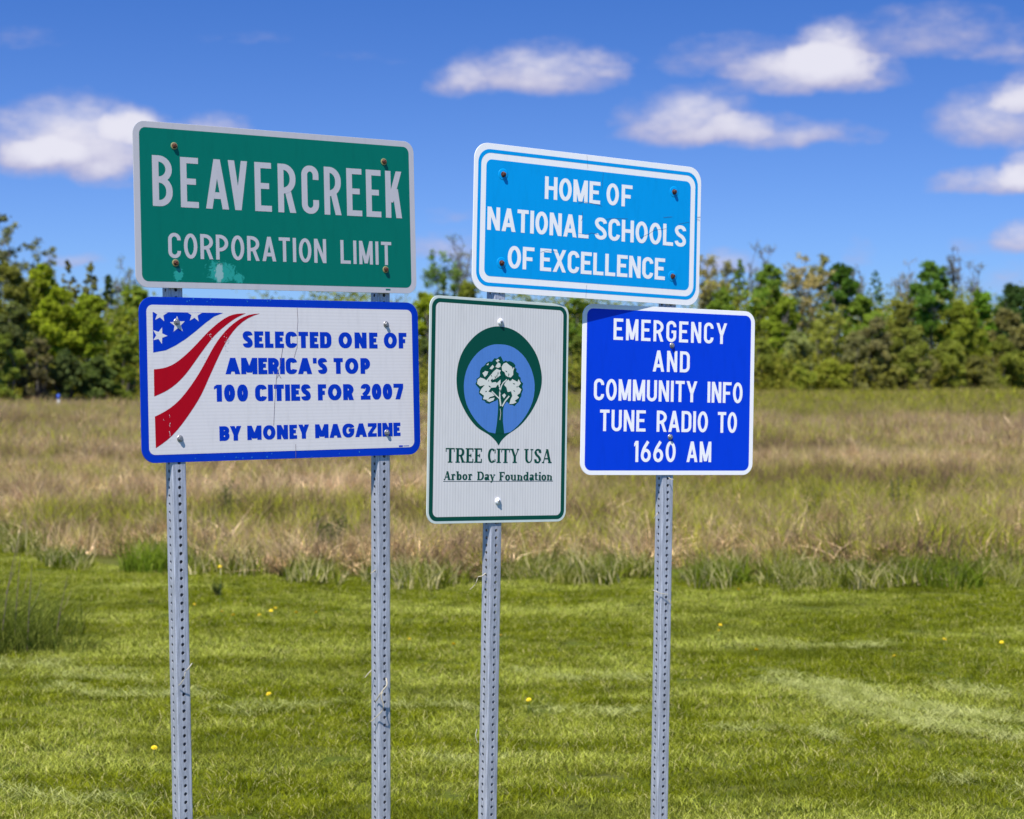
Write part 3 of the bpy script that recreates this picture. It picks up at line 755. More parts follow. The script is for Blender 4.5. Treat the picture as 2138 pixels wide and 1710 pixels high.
# ---- white and blue sign with the flag corner
g = sign_root('award_sign', (-1.13698, 5.8402, 2.30889, .6353, -.03491, -.00015), 'white and blue sign with flag stripes reading SELECTED ONE OF AMERICA\'S TOP 100 CITIES', push=-.012)
panel('panel', 40, 20, 1.75, M['sel_blue'], g)
decal('white_field', [[rrect(.97, .97, 39.03, 19.03, .8)]], .0003, M['sel_white'], g)
decal('flag_corner', [[[(1.78, 1.84), (11.26, 1.80), (9.99, 2.27), (8.82, 3.06), (7.45, 4.1), (6.1, 5.05), (4.76, 5.83), (3.43, 6.43), (1.75, 6.72)]]], .0006, M['sel_blue'], g)
def star(cx, cy, r, rot=0, clip=None):
    pts = []
    for k in range(10):
        a_ = math.radians(-90 + rot + k * 36); q = r if k % 2 == 0 else r * .42
        x, y = cx + q * math.cos(a_), cy + q * math.sin(a_)
        pts.append((x, max(y, 1.84)) if clip != 'l' else (max(x, 1.78), y))
    c0 = (cx, cy)
    return [[[c0, pts[k], pts[(k + 1) % 10]] for k in range(10)]]
decal('star', star(2.79, 2.05, 1.02, 8), .0009, M['sel_white'], g)
decal('star', star(7.35, 2.03, 1.02, 4), .0009, M['sel_white'], g)
decal('star', star(5.04, 3.30, 1.05, -4), .0009, M['sel_white'], g)
decal('star', star(2.62, 4.66, 1.05, 20, 'l'), .0009, M['sel_white'], g)
def band(a_, b_, n=26):
    def rs(P_):
        P_ = np.array(P_); dd_ = np.r_[0, np.cumsum(np.linalg.norm(np.diff(P_, axis=0), axis=1))]; u = np.linspace(0, dd_[-1], n)
        Q_ = np.stack([np.interp(u, dd_, P_[:, 0]), np.interp(u, dd_, P_[:, 1])], -1)
        for _ in range(2): Q_[1:-1] = (Q_[:-2] + 2 * Q_[1:-1] + Q_[2:]) / 4
        return Q_
    A, B = rs(a_), rs(b_); return [[[tuple(A[i]), tuple(A[i + 1]), tuple(B[i + 1]), tuple(B[i])] for i in range(n - 1)]]
decal('red_stripe', band([(14.39, 1.81), (13.11, 1.83), (11.93, 2.16), (10.75, 2.87), (9.18, 4.09), (7.41, 5.81), (6.05, 7.01), (4.52, 8.12), (3.19, 8.63), (1.79, 8.74)],
     [(14.39, 1.81), (12.9, 2.4), (11.52, 3.37), (10.13, 4.42), (8.75, 5.98), (7.37, 7.69), (6.0, 9.4), (4.46, 10.76), (3.12, 11.51), (1.77, 12.0)]), .0006, M['sel_red'], g)
decal('red_stripe', band([(16.38, 1.8), (14.89, 1.85), (13.69, 2.39), (12.3, 3.28), (10.91, 4.59), (9.71, 6.14), (8.71, 7.86), (7.71, 9.41), (6.53, 10.94), (5.17, 12.47), (3.63, 13.64), (1.8, 14.42)],
     [(16.38, 1.8), (15.28, 2.02), (13.88, 2.82), (12.48, 4.05), (11.27, 5.79), (10.05, 8.04), (9.05, 9.93), (8.04, 11.98), (6.66, 13.85), (5.29, 15.54), (3.74, 17.13), (1.84, 18.22)]), .0006, M['sel_red'], g)
for line in ([('SELECTED', 13.89, 26.66, 6.06, 2.04), ('ONE', 27.71, 33.61, 6.06, 2.04), ('OF', 34.59, 38.12, 6.04, 2.04)],
             [("AMERICA'S", 11.41, 25.96, 9.35, 2.02), ('TOP', 26.91, 32.41, 9.35, 2.02)],
             [('100', 9.78, 14.48, 12.72, 2.08), ('CITIES', 15.47, 23.46, 12.72, 2.05), ('FOR', 24.50, 29.82, 12.72, 2.04), ('2007', 30.90, 37.45, 12.70, 2.03)],
             [('BY', 10.41, 13.44, 17.55, 1.80), ('MONEY', 14.27, 23.10, 17.53, 1.78), ('MAGAZINE', 23.98, 36.89, 17.52, 1.76)]):
    for w_ in line: decal('lettering', word(*w_, 'bold', 1.04, .345, .255), .0006, M['sel_blue'], g)
th_ = lambda k: (lambda d_: k)
for c1 in ([strip([(21.71, .95), (21.78, 2.6), (21.64, 4.0), (21.60, 5.9), (21.1, 7.3)], th_(.045)), strip([(19.5, 6.1), (19.1, 8.3), (18.6, 9.4), (18.5, 10.0), (18.2, 13), (18.0, 15.79)], th_(.05)),
      strip([(18.5, 9.9), (18.9, 9.4), (19.2, 9.9)], th_(.05)), strip([(21.1, 18.2), (21.08, 19.95)], th_(.04))]): decal('crack', [c1], .0012, M['crack'], g)
random.seed(5)
chips = []
for (cx, cy, sx_, sy_, n_) in ((11.6, 5.3, .45, 1.0, 26), (9.3, 4.6, .5, .7, 8), (8.6, 7.8, .3, .5, 5), (2.9, 14.8, .12, .1, 2), (3.75, 15.4, .05, 1.6, 14)):
    for _ in range(n_):
        x, y = random.gauss(cx, sx_ * .5), random.gauss(cy, sy_ * .5); k = random.uniform(.02, .065)
        chips.append([[(x - k, y), (x, y - k * 1.5), (x + k * .8, y), (x, y + k * 1.3)]])
decal('paint_chips', chips, .0011, M['sel_white'], g)['kind'] = 'stuff'
decal('maker_mark', [rect(36.6, 18.75, 37.2, 18.95), rect(37.3, 18.80, 38.2, 18.86)], .0007, M['sel_blue'], g)
chips = []
for _ in range(26):
    x = random.choice([random.gauss(8, 1), random.gauss(15, 3), random.uniform(2, 38)]); y = random.choice([random.uniform(.05, .5), random.uniform(19.2, 19.9)]); k = random.uniform(.03, .09)
    chips.append([[(x - k, y), (x, y - k * 1.5), (x + k * .8, y), (x, y + k * 1.8)]])
M['blue_scuff'] = principled('scuffed_blue', (.02, .22, .55), .6)[0]
decal('edge_scuffs', chips, .0008, M['blue_scuff'], g)['kind'] = 'stuff'
bolts(g, [(4.92, 2.99), (34.99, 2.91), (5.06, 17.13), (34.79, 17.04)], 'zinc')

# ---- sky blue schools sign
g = sign_root('schools_sign', (-.12628, 6.52136, 2.85884, .58992, -.01571, .03492), 'sky blue sign with double white border reading HOME OF NATIONAL SCHOOLS OF EXCELLENCE')
Wd = 39.05
panel('panel', Wd, 20, 2.2, M['nat_white'], g)
decal('blue_border', [ring_band(rrect(.62, .80, Wd - .62, 19.2, 1.9), rrect(1.10, 1.28, Wd - 1.10, 18.72, 1.55))], .0003, M['nat_blue'], g)
decal('blue_field', [[rrect(1.92, 2.15, Wd - 1.92, 17.85, .9)]], .0003, M['nat_blue'], g)
for line in ([('HOME', 11.52, 20.94, 6.73, 3.1), ('OF', 22.02, 26.57, 6.68, 3.06)], [('NATIONAL', 2.23, 19.05, 11.65, 3.12), ('SCHOOLS', 20.12, 36.41, 11.64, 3.08)],
             [('OF', 5.65, 10.0, 16.6, 3.06), ('EXCELLENCE', 10.97, 32.67, 16.62, 3.08)]):
    for w_ in line: decal('lettering', word(*w_, 'hwy', 1.2, .195, .165), .0006, M['nat_white'], g)
dimp = lathe([(.023, .0004), (.017, .0006), (.011, .0010), (.006, .0012)], 28)
dimple = mesh_np('dimple', dimp[0], dimp[1], M['nat_blue'], True); fix_normals(dimple)
for p in [(4.65, 4.01), (34.06, 3.86), (4.67, 15.98), (34.07, 15.98)]:
    o = link('dimple', dimple, g); o.location = (p[0] * IN, .0002, -p[1] * IN)
bolts(g, [(4.65, 4.01), (34.06, 3.86), (4.67, 15.98), (34.07, 15.98)], 'dark')
for o in g.children:
    if o.name.startswith('bolt'): o.location.y -= .0004
M['hair'] = principled('hairline_crack', (.03, .10, .22), .8)[0]
for c1 in ([strip([(17.9, 8.0), (17.95, 8.9), (17.75, 9.3)], th_(.05)), strip([(17.3, 11.0), (18.6, 11.15), (19.6, 10.8), (20.6, 10.95)], th_(.045)), strip([(28, 10.9), (29.6, 10.25), (30.6, 9.6), (32.8, 9.25)], th_(.045)),
      strip([(22.0, 8.7), (23.2, 8.5), (25.8, 8.35)], th_(.04)), strip([(17.2, 6.9), (18.2, 6.6), (20.5, 6.8), (21.3, 6.95)], th_(.04)), strip([(21.4, 2.2), (21.2, 4.6)], th_(.03)),
      strip([(32.2, 7.7), (33.8, 7.45)], th_(.05)), strip([(35, 8.4), (36.9, 8.0)], th_(.04)), strip([(38.3, 7.2), (39.0, 7.1)], th_(.05)), strip([(38.2, 7.5), (38.9, 7.55)], th_(.04)),
      strip([(11.0, 14.1), (12.0, 13.8), (14.0, 13.9)], th_(.035)), strip([(18.5, .1), (18.7, 1.9)], th_(.025)), strip([(18.9, 18.1), (18.8, 19.9)], th_(.025))]): decal('crack', [c1], .0009, M['hair'], g)

# ---- pale Tree City sign with the emblem
tw_ = 23.63
g = sign_root('tree_city_sign', (-.27328, 6.39127, 2.33407, .66323, -.02094, .03562), 'tall pale TREE CITY USA sign with green border and tree emblem in an oval', push=-.014)
panel('panel', tw_, 30, 1.5, M['tree_edge'], g)
decal('green_border', [ring_band(rrect(.34, .34, tw_ - .34, 29.66, 1.25), rrect(.97, .88, tw_ - .97, 29.12, .75))], .0003, M['tree_green'], g)
decal('pale_field', [[rrect(.97, .88, tw_ - .97, 29.12, .75)]], .00025, M['tree_pale'], g)
def smooth_poly(P_, n=2, keep=()):
    P_ = [np.array(p) for p in P_]
    for _ in range(n):
        Q_ = []
        for i in range(len(P_)):
            a_, b_ = P_[i], P_[(i + 1) % len(P_)]; Q_ += [a_ * .75 + b_ * .25, a_ * .25 + b_ * .75]
        P_ = Q_
    return [tuple(p) for p in P_]
outer_l = [(11.71, 19.66), (11.34, 19.16), (10.8, 18.69), (10.12, 18.22), (9.19, 17.81), (8.0, 17.25), (6.67, 16.02), (5.6, 14.58), (4.79, 13.03), (4.49, 11.48), (4.52, 9.92), (4.93, 8.13), (5.8, 6.63), (7.08, 5.31), (8.37, 4.41), (9.81, 3.81), (11.41, 3.54),
           (13.43, 3.75), (15.21, 4.47), (16.88, 5.74), (18.16, 7.31), (18.89, 9.23), (19.05, 10.74), (18.8, 12.15), (18.01, 13.89), (16.8, 15.53), (15.46, 16.83), (14.12, 17.65), (13.19, 18.13), (12.53, 18.62), (12.0, 19.15)]
ol = smooth_poly(outer_l, 2); tip = max(ol, key=lambda p: p[1]); ol[ol.index(tip)] = (11.71, 19.66)
decal('emblem_leaf', [[ol]], .0005, M['tree_green'], g)
inner_l = [(11.46, 5.99), (13.08, 6.06), (14.44, 6.49), (15.82, 7.4), (16.94, 8.76), (17.59, 10.24), (17.8, 11.64), (17.58, 13.26), (16.92, 14.67), (15.85, 16.08), (14.65, 17.16), (13.32, 18.0), (10.38, 18.03), (9.05, 17.34), (7.85, 16.42), (6.78, 15.18), (6.03, 13.84), (5.7, 12.18), (5.77, 10.82), (6.19, 9.44), (7.01, 8.16), (8.17, 7.06), (9.34, 6.43), (10.4, 6.1)]
decal('emblem_sky', [[smooth_poly(inner_l, 1)]], .0007, M['tree_blue'], g)
crown = [(11.83, 7.6), (12.06, 7.97), (12.31, 8.33), (12.65, 8.16), (12.99, 8.27), (13.32, 8.19), (13.73, 8.31), (14.04, 8.43), (14.35, 8.74), (14.28, 9.01), (14.56, 9.24), (14.5, 9.59), (14.94, 9.84), (14.92, 10.16), (15.31, 10.42), (15.27, 10.8), (15.73, 11.16), (15.56, 11.59), (15.71, 12.02), (15.48, 12.5), (15.45, 12.88), (15.18, 13.21), (14.99, 13.69), (14.65, 13.91), (14.3, 14.27), (13.91, 14.09), (13.51, 14.12), (13.23, 13.84), (12.96, 13.68), (12.57, 14.12), (12.38, 14.54), (11.64, 14.56), (11.42, 13.4), (11.09, 13.62), (10.62, 13.76), (9.97, 14.04), (9.4, 13.92), (9.23, 13.66), (8.77, 13.57), (8.83, 13.14), (8.29, 12.79), (8.22, 12.48), (8.34, 12.11), (7.87, 11.7), (7.63, 11.44), (7.86, 11.07), (7.79, 10.81), (8.31, 10.48), (8.37, 10.11), (8.36, 9.69), (8.61, 9.26), (9.13, 8.92), (9.39, 8.6), (9.91, 8.36), (10.31, 8.4), (10.77, 7.91), (11.23, 7.95), (11.5, 7.72)]
trunk = [(11.51, 13.5), (11.9, 14.24), (12.5, 14.12), (12.34, 14.97), (12.35, 16.35), (12.62, 18.01), (11.10, 18.03), (11.35, 16.57), (11.49, 14.98)]
decal('emblem_tree', [[crown], [trunk]], .0009, M['tree_green'], g)
lights = [[(11.99, 9.03), (12.32, 8.58), (12.79, 8.42), (13.33, 8.77), (13.74, 8.97), (14.25, 9.12), (13.98, 9.5), (13.99, 10.03), (13.57, 10.42), (13.03, 10.33), (12.69, 10.13), (12.48, 9.71), (12.1, 9.56)],
 [(8.01, 10.85), (8.44, 10.58), (9.04, 10.72), (9.44, 10.92), (9.96, 10.37), (10.61, 9.72), (11.13, 9.33), (11.87, 9.52), (11.68, 9.84), (11.82, 10.16), (11.02, 10.66), (10.17, 10.95), (10.37, 11.21), (11.03, 11.1), (11.41, 11.39), (11.05, 11.82), (10.25, 11.9), (9.8, 12.44), (10.4, 12.53), (10.87, 12.94), (10.02, 13.17), (9.76, 13.54), (8.94, 13.46), (9.09, 12.98), (8.35, 12.58), (8.61, 12.1), (9.19, 11.56), (8.4, 11.74), (7.89, 11.38)],
 [(12.71, 11.03), (13.17, 10.7), (13.45, 10.96), (13.84, 10.62), (14.73, 10.97), (14.93, 10.59), (15.32, 11.17), (14.88, 11.61), (15.43, 11.97), (15.17, 12.51), (14.7, 12.79), (15.05, 13.1), (14.31, 13.55), (14.65, 13.75), (14.05, 13.96), (13.4, 14.01), (13.6, 13.35), (13.89, 12.92), (13.67, 12.28), (13.07, 12.4), (12.86, 11.77), (12.45, 11.46)],
 [(10.97, 8.22), (11.37, 7.99), (11.64, 8.2), (11.18, 8.43)], [(9.93, 9.32), (10.45, 8.82), (10.72, 9.08), (10.33, 9.46)], [(8.76, 9.99), (9.15, 9.66), (9.74, 9.75), (9.55, 10.17), (9.16, 10.5)],
 [(9.39, 8.86), (9.78, 8.58), (9.72, 8.9)], [(10.92, 9.07), (11.31, 8.42), (11.78, 8.62), (11.79, 9.04), (11.39, 9.21)], [(9.5, 13.65), (10.15, 13.32), (10.88, 13.2), (10.69, 13.58), (10.03, 13.8)],
 [(12.14, 12.85), (12.54, 12.58), (12.81, 12.84), (12.48, 13.27)], [(11.43, 11.07), (11.83, 10.74), (11.84, 11.27), (11.58, 11.49)]]
br = [strip([(11.95, 14.3), (11.75, 13.29), (11.76, 12.44), (11.64, 11.49), (11.3, 11.18)], th_(.24)), strip([(11.76, 12.44), (12.01, 11.58), (12.31, 11.15), (12.9, 10.71)], th_(.16)),
      strip([(11.9, 13.45), (11.21, 12.98), (10.4, 12.37)], th_(.17)), strip([(12.17, 14.34), (12.69, 13.58), (13.35, 12.93)], th_(.2)), strip([(11.84, 14.66), (11.95, 15.3), (11.82, 16.2)], th_(.07))]
random.seed(3)
spk = []
for _ in range(46):
    a_ = random.uniform(0, 6.28); q_ = random.uniform(.25, .95); x, y = 11.7 + 3.6 * q_ * math.cos(a_), 11.0 + 2.8 * q_ * math.sin(a_); k = random.uniform(.07, .17); t_ = random.uniform(0, 3)
    spk.append([[(x - k * 1.6 * math.cos(t_), y - k * 1.6 * math.sin(t_)), (x - k * .5 * math.sin(t_), y + k * .5 * math.cos(t_)), (x + k * 1.6 * math.cos(t_), y + k * 1.6 * math.sin(t_)), (x + k * .5 * math.sin(t_), y - k * .5 * math.cos(t_))]])
decal('emblem_leaf_marks', spk, .0016, M['tree_green'], g)['kind'] = 'stuff'
decal('emblem_highlights', [[p] for p in lights] + br, .0012, M['tree_cream'], g)
for w_ in (('TREE', 2.93, 8.91, 21.95, 1.92), ('CITY', 9.87, 15.23, 21.95, 1.91), ('USA', 16.12, 20.89, 21.95, 1.90)): decal('lettering', word(*w_, 'serif'), .0006, M['tree_green'], g)
for w_ in (('Arbor', 2.70, 7.38, 24.25, 1.15), ('Day', 8.16, 11.21, 24.28, 1.15), ('Foundation', 11.88, 21.12, 24.32, 1.15)): decal('lettering', word(*w_, 'serif', 1.08), .0006, M['tree_green'], g)
decal('underline', [rect(2.59, 24.40, 21.21, 24.47)], .0005, M['print_ink'], g)
bolts(g, [(11.69, 2.98), (11.69, 27.1)], 'white')

# ---- deep blue radio sign
ew = 29.39
g = sign_root('radio_info_sign', (.25328, 6.83972, 2.32019, .49742, -.01396, .02721), 'deep blue square sign reading EMERGENCY AND COMMUNITY INFO TUNE RADIO TO 1660 AM', push=-.037)
panel('panel', ew, 24, 1.75, M['em_white'], g)
decal('blue_field', [[rrect(.70, .65, ew - .70, 23.35, 1.0)]], .0003, M['em_blue'], g)
for line in ([('EMERGENCY', 5.06, 24.41, 4.93, 3.02)], [('AND', 11.71, 18.0, 9.23, 3.02)], [('COMMUNITY', 2.0, 19.39, 13.5, 3.03), ('INFO', 21.18, 27.36, 13.5, 3.03)],
             [('TUNE', 3.07, 10.66, 17.82, 3.02), ('RADIO', 12.53, 21.34, 17.82, 3.03), ('TO', 23.07, 26.45, 17.85, 3.02)], [('1660', 8.81, 15.84, 22.15, 3.0), ('AM', 17.73, 22.01, 22.13, 2.97)]):
    for w_ in line: decal('lettering', word(*w_, 'hwy', 1.0, .160, .145), .0006, M['em_white'], g)
bolts(g, [(14.91, 5.42), (14.87, 18.54)], 'zinc')

# ------------------------------------------------------------------ perforated square posts
def post_mesh():
    hw, rc, wall, rh = .0237, .0042, .0026, .0056
    n = 12; L0 = 118; V, Fs = [], []
    def V_(p): V.append(p); return len(V) - 1
    rot = [lambda u, w, z: (u, -w, z), lambda u, w, z: (w, u, z), lambda u, w, z: (-u, w, z), lambda u, w, z: (-w, -u, z)]
    ang = [math.radians(15 + 30 * k) for k in range(n)]
    a_ = hw - rc; hz = IN / 2
    def sq(t):
        c_, s_ = math.cos(t), math.sin(t); k = min(a_ / abs(c_) if abs(c_) > 1e-9 else 9, hz / abs(s_) if abs(s_) > 1e-9 else 9)
        return c_ * k, s_ * k
    # corner angles included so that cells tile without gaps
    ca = math.atan2(hz, a_)
    angs = sorted(ang[:0] + [math.radians(v) for v in (0, 90, 180, 270)] + [ca, math.pi - ca, math.pi + ca, 2 * math.pi - ca] + [ca * .5, math.pi - ca * .5, math.pi + ca * .5, 2 * math.pi - ca * .5, (ca + math.pi / 2) / 2, math.pi - (ca + math.pi / 2) / 2, math.pi + (ca + math.pi / 2) / 2, 2 * math.pi - (ca + math.pi / 2) / 2])
    n = len(angs)
    for fi in range(4):
        f_ = rot[fi]
        for k in range(L0):
            zc = k * IN + hz
            rings = []
            for (w_, inner, sqr) in ((hw, False, True), (hw, True, False), (hw - wall, True, False), (hw - wall, False, True)):
                rg = []
                for t in angs:
                    if inner: u, z = rh * math.cos(t), rh * math.sin(t)
                    else: u, z = sq(t)
                    rg.append(V_(f_(u, w_, zc + z)))
                rings.append(rg)
            for r1, r2 in ((0, 1), (1, 2), (2, 3)):
                for i in range(n):
                    j = (i + 1) % n; Fs.append([rings[r1][i], rings[r1][j], rings[r2][j], rings[r2][i]])
    top = L0 * IN
    for q in range(4):      # rounded corners, in long strips
        base_a = [-90, 0, 90, 180][q]
        cx, cy = [(a_, -a_), (a_, a_), (-a_, a_), (-a_, -a_)][q]
        prev = None
        for s in range(4):
            t = math.radians(base_a + 90 * s / 3)
            x, y = cx + rc * math.cos(t), cy + rc * math.sin(t)
            cur = (V_((x, y, 0)), V_((x, y, top)))
            if prev: Fs.append([prev[0], cur[0], cur[1], prev[1]])
            prev = cur
    me = mesh_np('sign_post', np.array(V), np.array(Fs), M['galv'])
    me.shade_auto_smooth = None if False else None
    return me
try: pm_ = post_mesh()
except AttributeError: pm_ = bpy.data.meshes['sign_post']
def behind(sign, px, py, gap):
    """point on the pixel's ray at the given distance behind the plane of a sign"""
    Mw = sign.matrix_world; n_ = Mw.to_quaternion() @ Vector((0, 1, 0)); p0 = Mw.translation + n_ * gap
    r = ray(px, py); o_ = Vector((0, 0, CAM_Z)); return (o_ + r * ((p0 - o_).dot(n_) / r.dot(n_))).y
GAP = .0237 + .0025 + .0028
POSTS = [((360, 612), (381.5, 1710), 'award_sign', (364, 960), 36.4, ('city_limit_sign', (362, 430)), 'perforated steel post under the left end of the green sign, leaning slightly'),
         ((794, 620), (795.5, 1710), 'award_sign', (796, 950), 36.4, ('city_limit_sign', (794, 450)), 'perforated steel post under the right end of the green sign with a dangling dry vine'),
         ((1035.5, 615), (1017.5, 1710), 'tree_city_sign', (1027, 1090), 37.5, ('schools_sign', (1032, 460)), 'perforated steel post carrying the pale tree emblem sign'),
         ((1393, 645), (1376, 1710), 'radio_info_sign', (1387, 990), 29.0, ('schools_sign', (1396, 490)), 'perforated steel post carrying the deep blue radio sign')]
post_axes = []; FACE = []
for (a_, b_, sg, ref, yaw, lean_, lab) in POSTS:
    Y = behind(bpy.data.objects[sg], *ref, GAP); zr_ = at(*ref, Y).z
    Yu = behind(bpy.data.objects[lean_[0]], *lean_[1], GAP + .009); tl = max(math.tan(math.radians(1.2)), (Yu - Y) / (at(*lean_[1], Yu).z - zr_))
    hi = at(*a_, Y); hi = at(*a_, Y + (hi.z - zr_) * tl); lo = at(*b_, Y); lo = at(*b_, Y + (lo.z - zr_) * tl)
    FACE.append((Y, zr_, tl))
    ax = (hi - lo).normalized()
    topz = 2.80 if Y < 6.5 else 2.815
    top = hi + ax * ((topz - hi.z) / ax.z)
    org = top - ax * (118 * IN)
    o = link('sign_post', pm_)
    q = Vector((0, 0, 1)).rotation_difference(ax) @ Euler((0, 0, math.radians(yaw))).to_quaternion()
    o.rotation_mode = 'QUATERNION'; o.rotation_quaternion = q; o.location = org
    tag(o, lab, 'sign post', 'perforated steel posts')
    post_axes.append((lo, hi))

# ------------------------------------------------------------------ tubes (vines, stems, limbs)
def tube(paths, n=5):
    """paths: list of (points, radii)"""
    V, Fs = [], []
    for pts, rad in paths:
        pts = [np.array(p, float) for p in pts]; b0 = len(V)
        for i, p in enumerate(pts):
            d_ = pts[min(i + 1, len(pts) - 1)] - pts[max(i - 1, 0)]; d_ = d_ / max(np.linalg.norm(d_), 1e-9)
            up_ = np.array([0, 0, 1.]) if abs(d_[2]) < .9 else np.array([1., 0, 0])
            u = np.cross(d_, up_); u /= np.linalg.norm(u); v = np.cross(d_, u)
            for k in range(n):
                a_ = 2 * math.pi * k / n; V.append(p + rad[i] * (u * math.cos(a_) + v * math.sin(a_)))
        for i in range(len(pts) - 1):
            for k in range(n):
                j = (k + 1) % n
                Fs.append([b0 + i * n + k, b0 + i * n + j, b0 + (i + 1) * n + j, b0 + (i + 1) * n + k])
    return np.array(V), np.array(Fs)
def vine(paths, fc, label, r=.0022):
    Y = lambda y: (lambda z: fc[0] + (z - fc[1]) * fc[2] - .0335)(at(1000, y, fc[0]).z)
    P_ = []
    for pth in paths:
        # smooth the traced bends and let the stem stand off the steel by varying amounts
        pts = [at(p[0], p[1], Y(p[1]) - .55 * (p[2] if len(p) > 2 else .004)) for p in pth]
        S_ = [pts[0]]
        for i in range(len(pts) - 1):
            p0, p1, p2, p3 = pts[max(i - 1, 0)], pts[i], pts[i + 1], pts[min(i + 2, len(pts) - 1)]
            for t in (.33, .66, 1.0):
                S_.append(.5 * ((2 * p1) + (-p0 + p2) * t + (2 * p0 - 5 * p1 + 4 * p2 - p3) * t * t + (-p0 + 3 * p1 - 3 * p2 + p3) * t ** 3))
        P_.append(([tuple(s) for s in S_], [r * (1 - .45 * i / len(S_)) for i in range(len(S_))]))
    V, Fq_ = tube(P_, 6)
    return tag(link('dry_vine', mesh_np('dry_vine', V, Fq_, M['vine'], True)), label, 'vine', 'dry vine stems caught on the posts')
y1, y2, y3, y4 = FACE
vine([[(806, 1416, -.004), (808, 1430, .022), (800, 1441, .035), (796, 1455, .04), (801, 1474, .035), (794, 1489, .025), (774, 1507, .01)], [(800, 1441, .035), (792, 1452, .03), (785, 1464, .008)]], y2, 'twisted pale vine stem dangling from a hole low on the second post', .0028)
vine([[(784, 1190, -.006), (779, 1194, .004), (773, 1198, .010)]], y2, 'short vine stub poking out of the second post above the lawn edge', .0018)
vine([[(776, 1399, -.01), (768, 1407, .0), (762, 1415, .01)]], y2, 'thin vine end sticking out behind the left side of the second post', .0018)
vine([[(1014, 1197, -.01), (1006, 1203, .008), (998, 1205, .014), (994, 1217, .016), (987, 1226, .012), (981, 1231, .010)]], y3, 'wavy pale vine hanging to the left of the third post', .0021)
vine([[(996, 1522, 0), (993, 1536, .005), (997, 1551, 0)]], y3, 'small vine loop at the left edge of the third post near the bottom', .0018)
vine([[(1363, 1232, .0), (1370, 1235, .008), (1380, 1239, .012), (1395, 1241, .004)]], y4, 'thin vine stem wrapped across the fourth post', .0019)
vine([[(1396, 1252, .004), (1399, 1258, .006), (1403, 1264, .0)]], y4, 'tiny vine end on the right face of the fourth post', .0015)
vine([[(1396, 997, -.002), (1401, 1001, .008), (1407, 1001, .004)]], y4, 'short vine end just under the deep blue sign', .0017)
vine([[(1374, 1071, -.004), (1369, 1077, .008), (1365, 1083, .006)]], y4, 'short dark vine stub on the left face of the fourth post', .0017)
vine([[(401, 1385, .0), (394, 1395, .012), (387, 1403, .016), (385, 1415, .014), (379, 1425, .010), (373, 1431, .004)]], y1, 'pale curled vine stem lying over the lower half of the first post', .0022)

# ------------------------------------------------------------------ plants on the lawn and at its edge
M['yellow'] = principled('dandelion_yellow', (.90, .66, .01), .6)[0]
M['stem'] = principled('dandelion_stem', (.12, .2, .04), .6)[0]
def dandelion_meshes():
    V, Fs = [], []
    for ring_, (n, R_, z, up_) in enumerate(((16, .021, 0, .001), (13, .016, .003, .004), (9, .010, .006, .006))):
        for k in range(n):
            a_ = 2 * math.pi * (k + ring_ * .4) / n; w = .0032
            c_, s_ = math.cos(a_), math.sin(a_); b_ = len(V)
            V += [(-s_ * w * .5, c_ * w * .5, z), (s_ * w * .5, -c_ * w * .5, z), (c_ * R_ + s_ * w, s_ * R_ - c_ * w, z + up_), (c_ * R_ - s_ * w, s_ * R_ + c_ * w, z + up_)]
            Fs.append([b_, b_ + 1, b_ + 2, b_ + 3])
    fl = mesh_np('flower', V, Fs, M['yellow'])
    Vt, Ft = tube([([(0, 0, 0), (.004, .002, .04), (0, 0, .085)], [.0018, .0016, .0014])], 5)
    return fl, mesh_np('stem', Vt, Ft, M['stem'])
fl_me, st_me = dandelion_meshes()
DAND = [((459, 1183), 'yellow dandelion high in the tall green grass right of the first post', .30),
        ((406, 1262), 'yellow dandelion closest to the right side of the first post', 0),
        ((463, 1277), 'yellow dandelion just below the low dark weed near the first post', 0),
        ((487, 1284), 'small pale dandelion third to the right of the first post', 0),
        ((541, 1284), 'single dandelion midway along the row between first and second posts', 0),
        ((566, 1275), 'left flower of the touching dandelion pair left of the second post', 0),
        ((575, 1270), 'right flower of the touching dandelion pair left of the second post', 0),
        ((618, 1279), 'faint dandelion right of the touching pair', 0),
        ((660, 1279), 'wide dandelion, last of the row before the second post', 0),
        ((561, 1449), 'lone yellow dandelion in the open lawn left of the second post', 0),
        ((322, 1561), 'dandelion nearest the camera, left of the first post', 0),
        ((855, 1335), 'dandelion just right of the second post', 0),
        ((947, 1345), 'dandelion left of the third post, right one of two', 0),
        ((1046, 1327), 'yellow dandelion touching the right side of the third post', 0),
        ((1104, 1461), 'lone dandelion low between the third and fourth posts', 0),
        ((1504, 1305), 'larger upper dandelion of the close pair right of the fourth post', 0),
        ((1500, 1317), 'smaller lower dandelion of the close pair right of the fourth post', 0),
        ((1579, 1357), 'bright dandelion below and right of the close pair', 0),
        ((1867, 1370), 'dandelion above the long rows of cut grass', 0),
        ((2091, 1341), 'dandelion farthest right in the lawn', 0),
        ((1972, 1335), 'faint orange dandelion second from the right edge of the photo', 0),
        ((1542, 1231), 'dandelion at the foot of the tall grass right of the fourth post', 0)]
for i, (p, lab, up_) in enumerate(DAND):
    h_ = .075 + up_
    q = ground_at(*p); q = Vector((0, 0, CAM_Z)) + (q - Vector((0, 0, CAM_Z))) * ((CAM_Z - h_) / CAM_Z)
    o = empty('dandelion', (q.x, q.y, 0), i * 1.3); tag(o, lab, 'flower', 'yellow dandelions in the grass')
    s = link('stem', st_me, o); s.scale = (1, 1, h_ / .085)
    f_ = link('flower', fl_me, o); f_.location = (0, 0, h_); f_.rotation_euler = (.45, .1 * math.sin(i), 0); f_.scale = (.75,) * 3
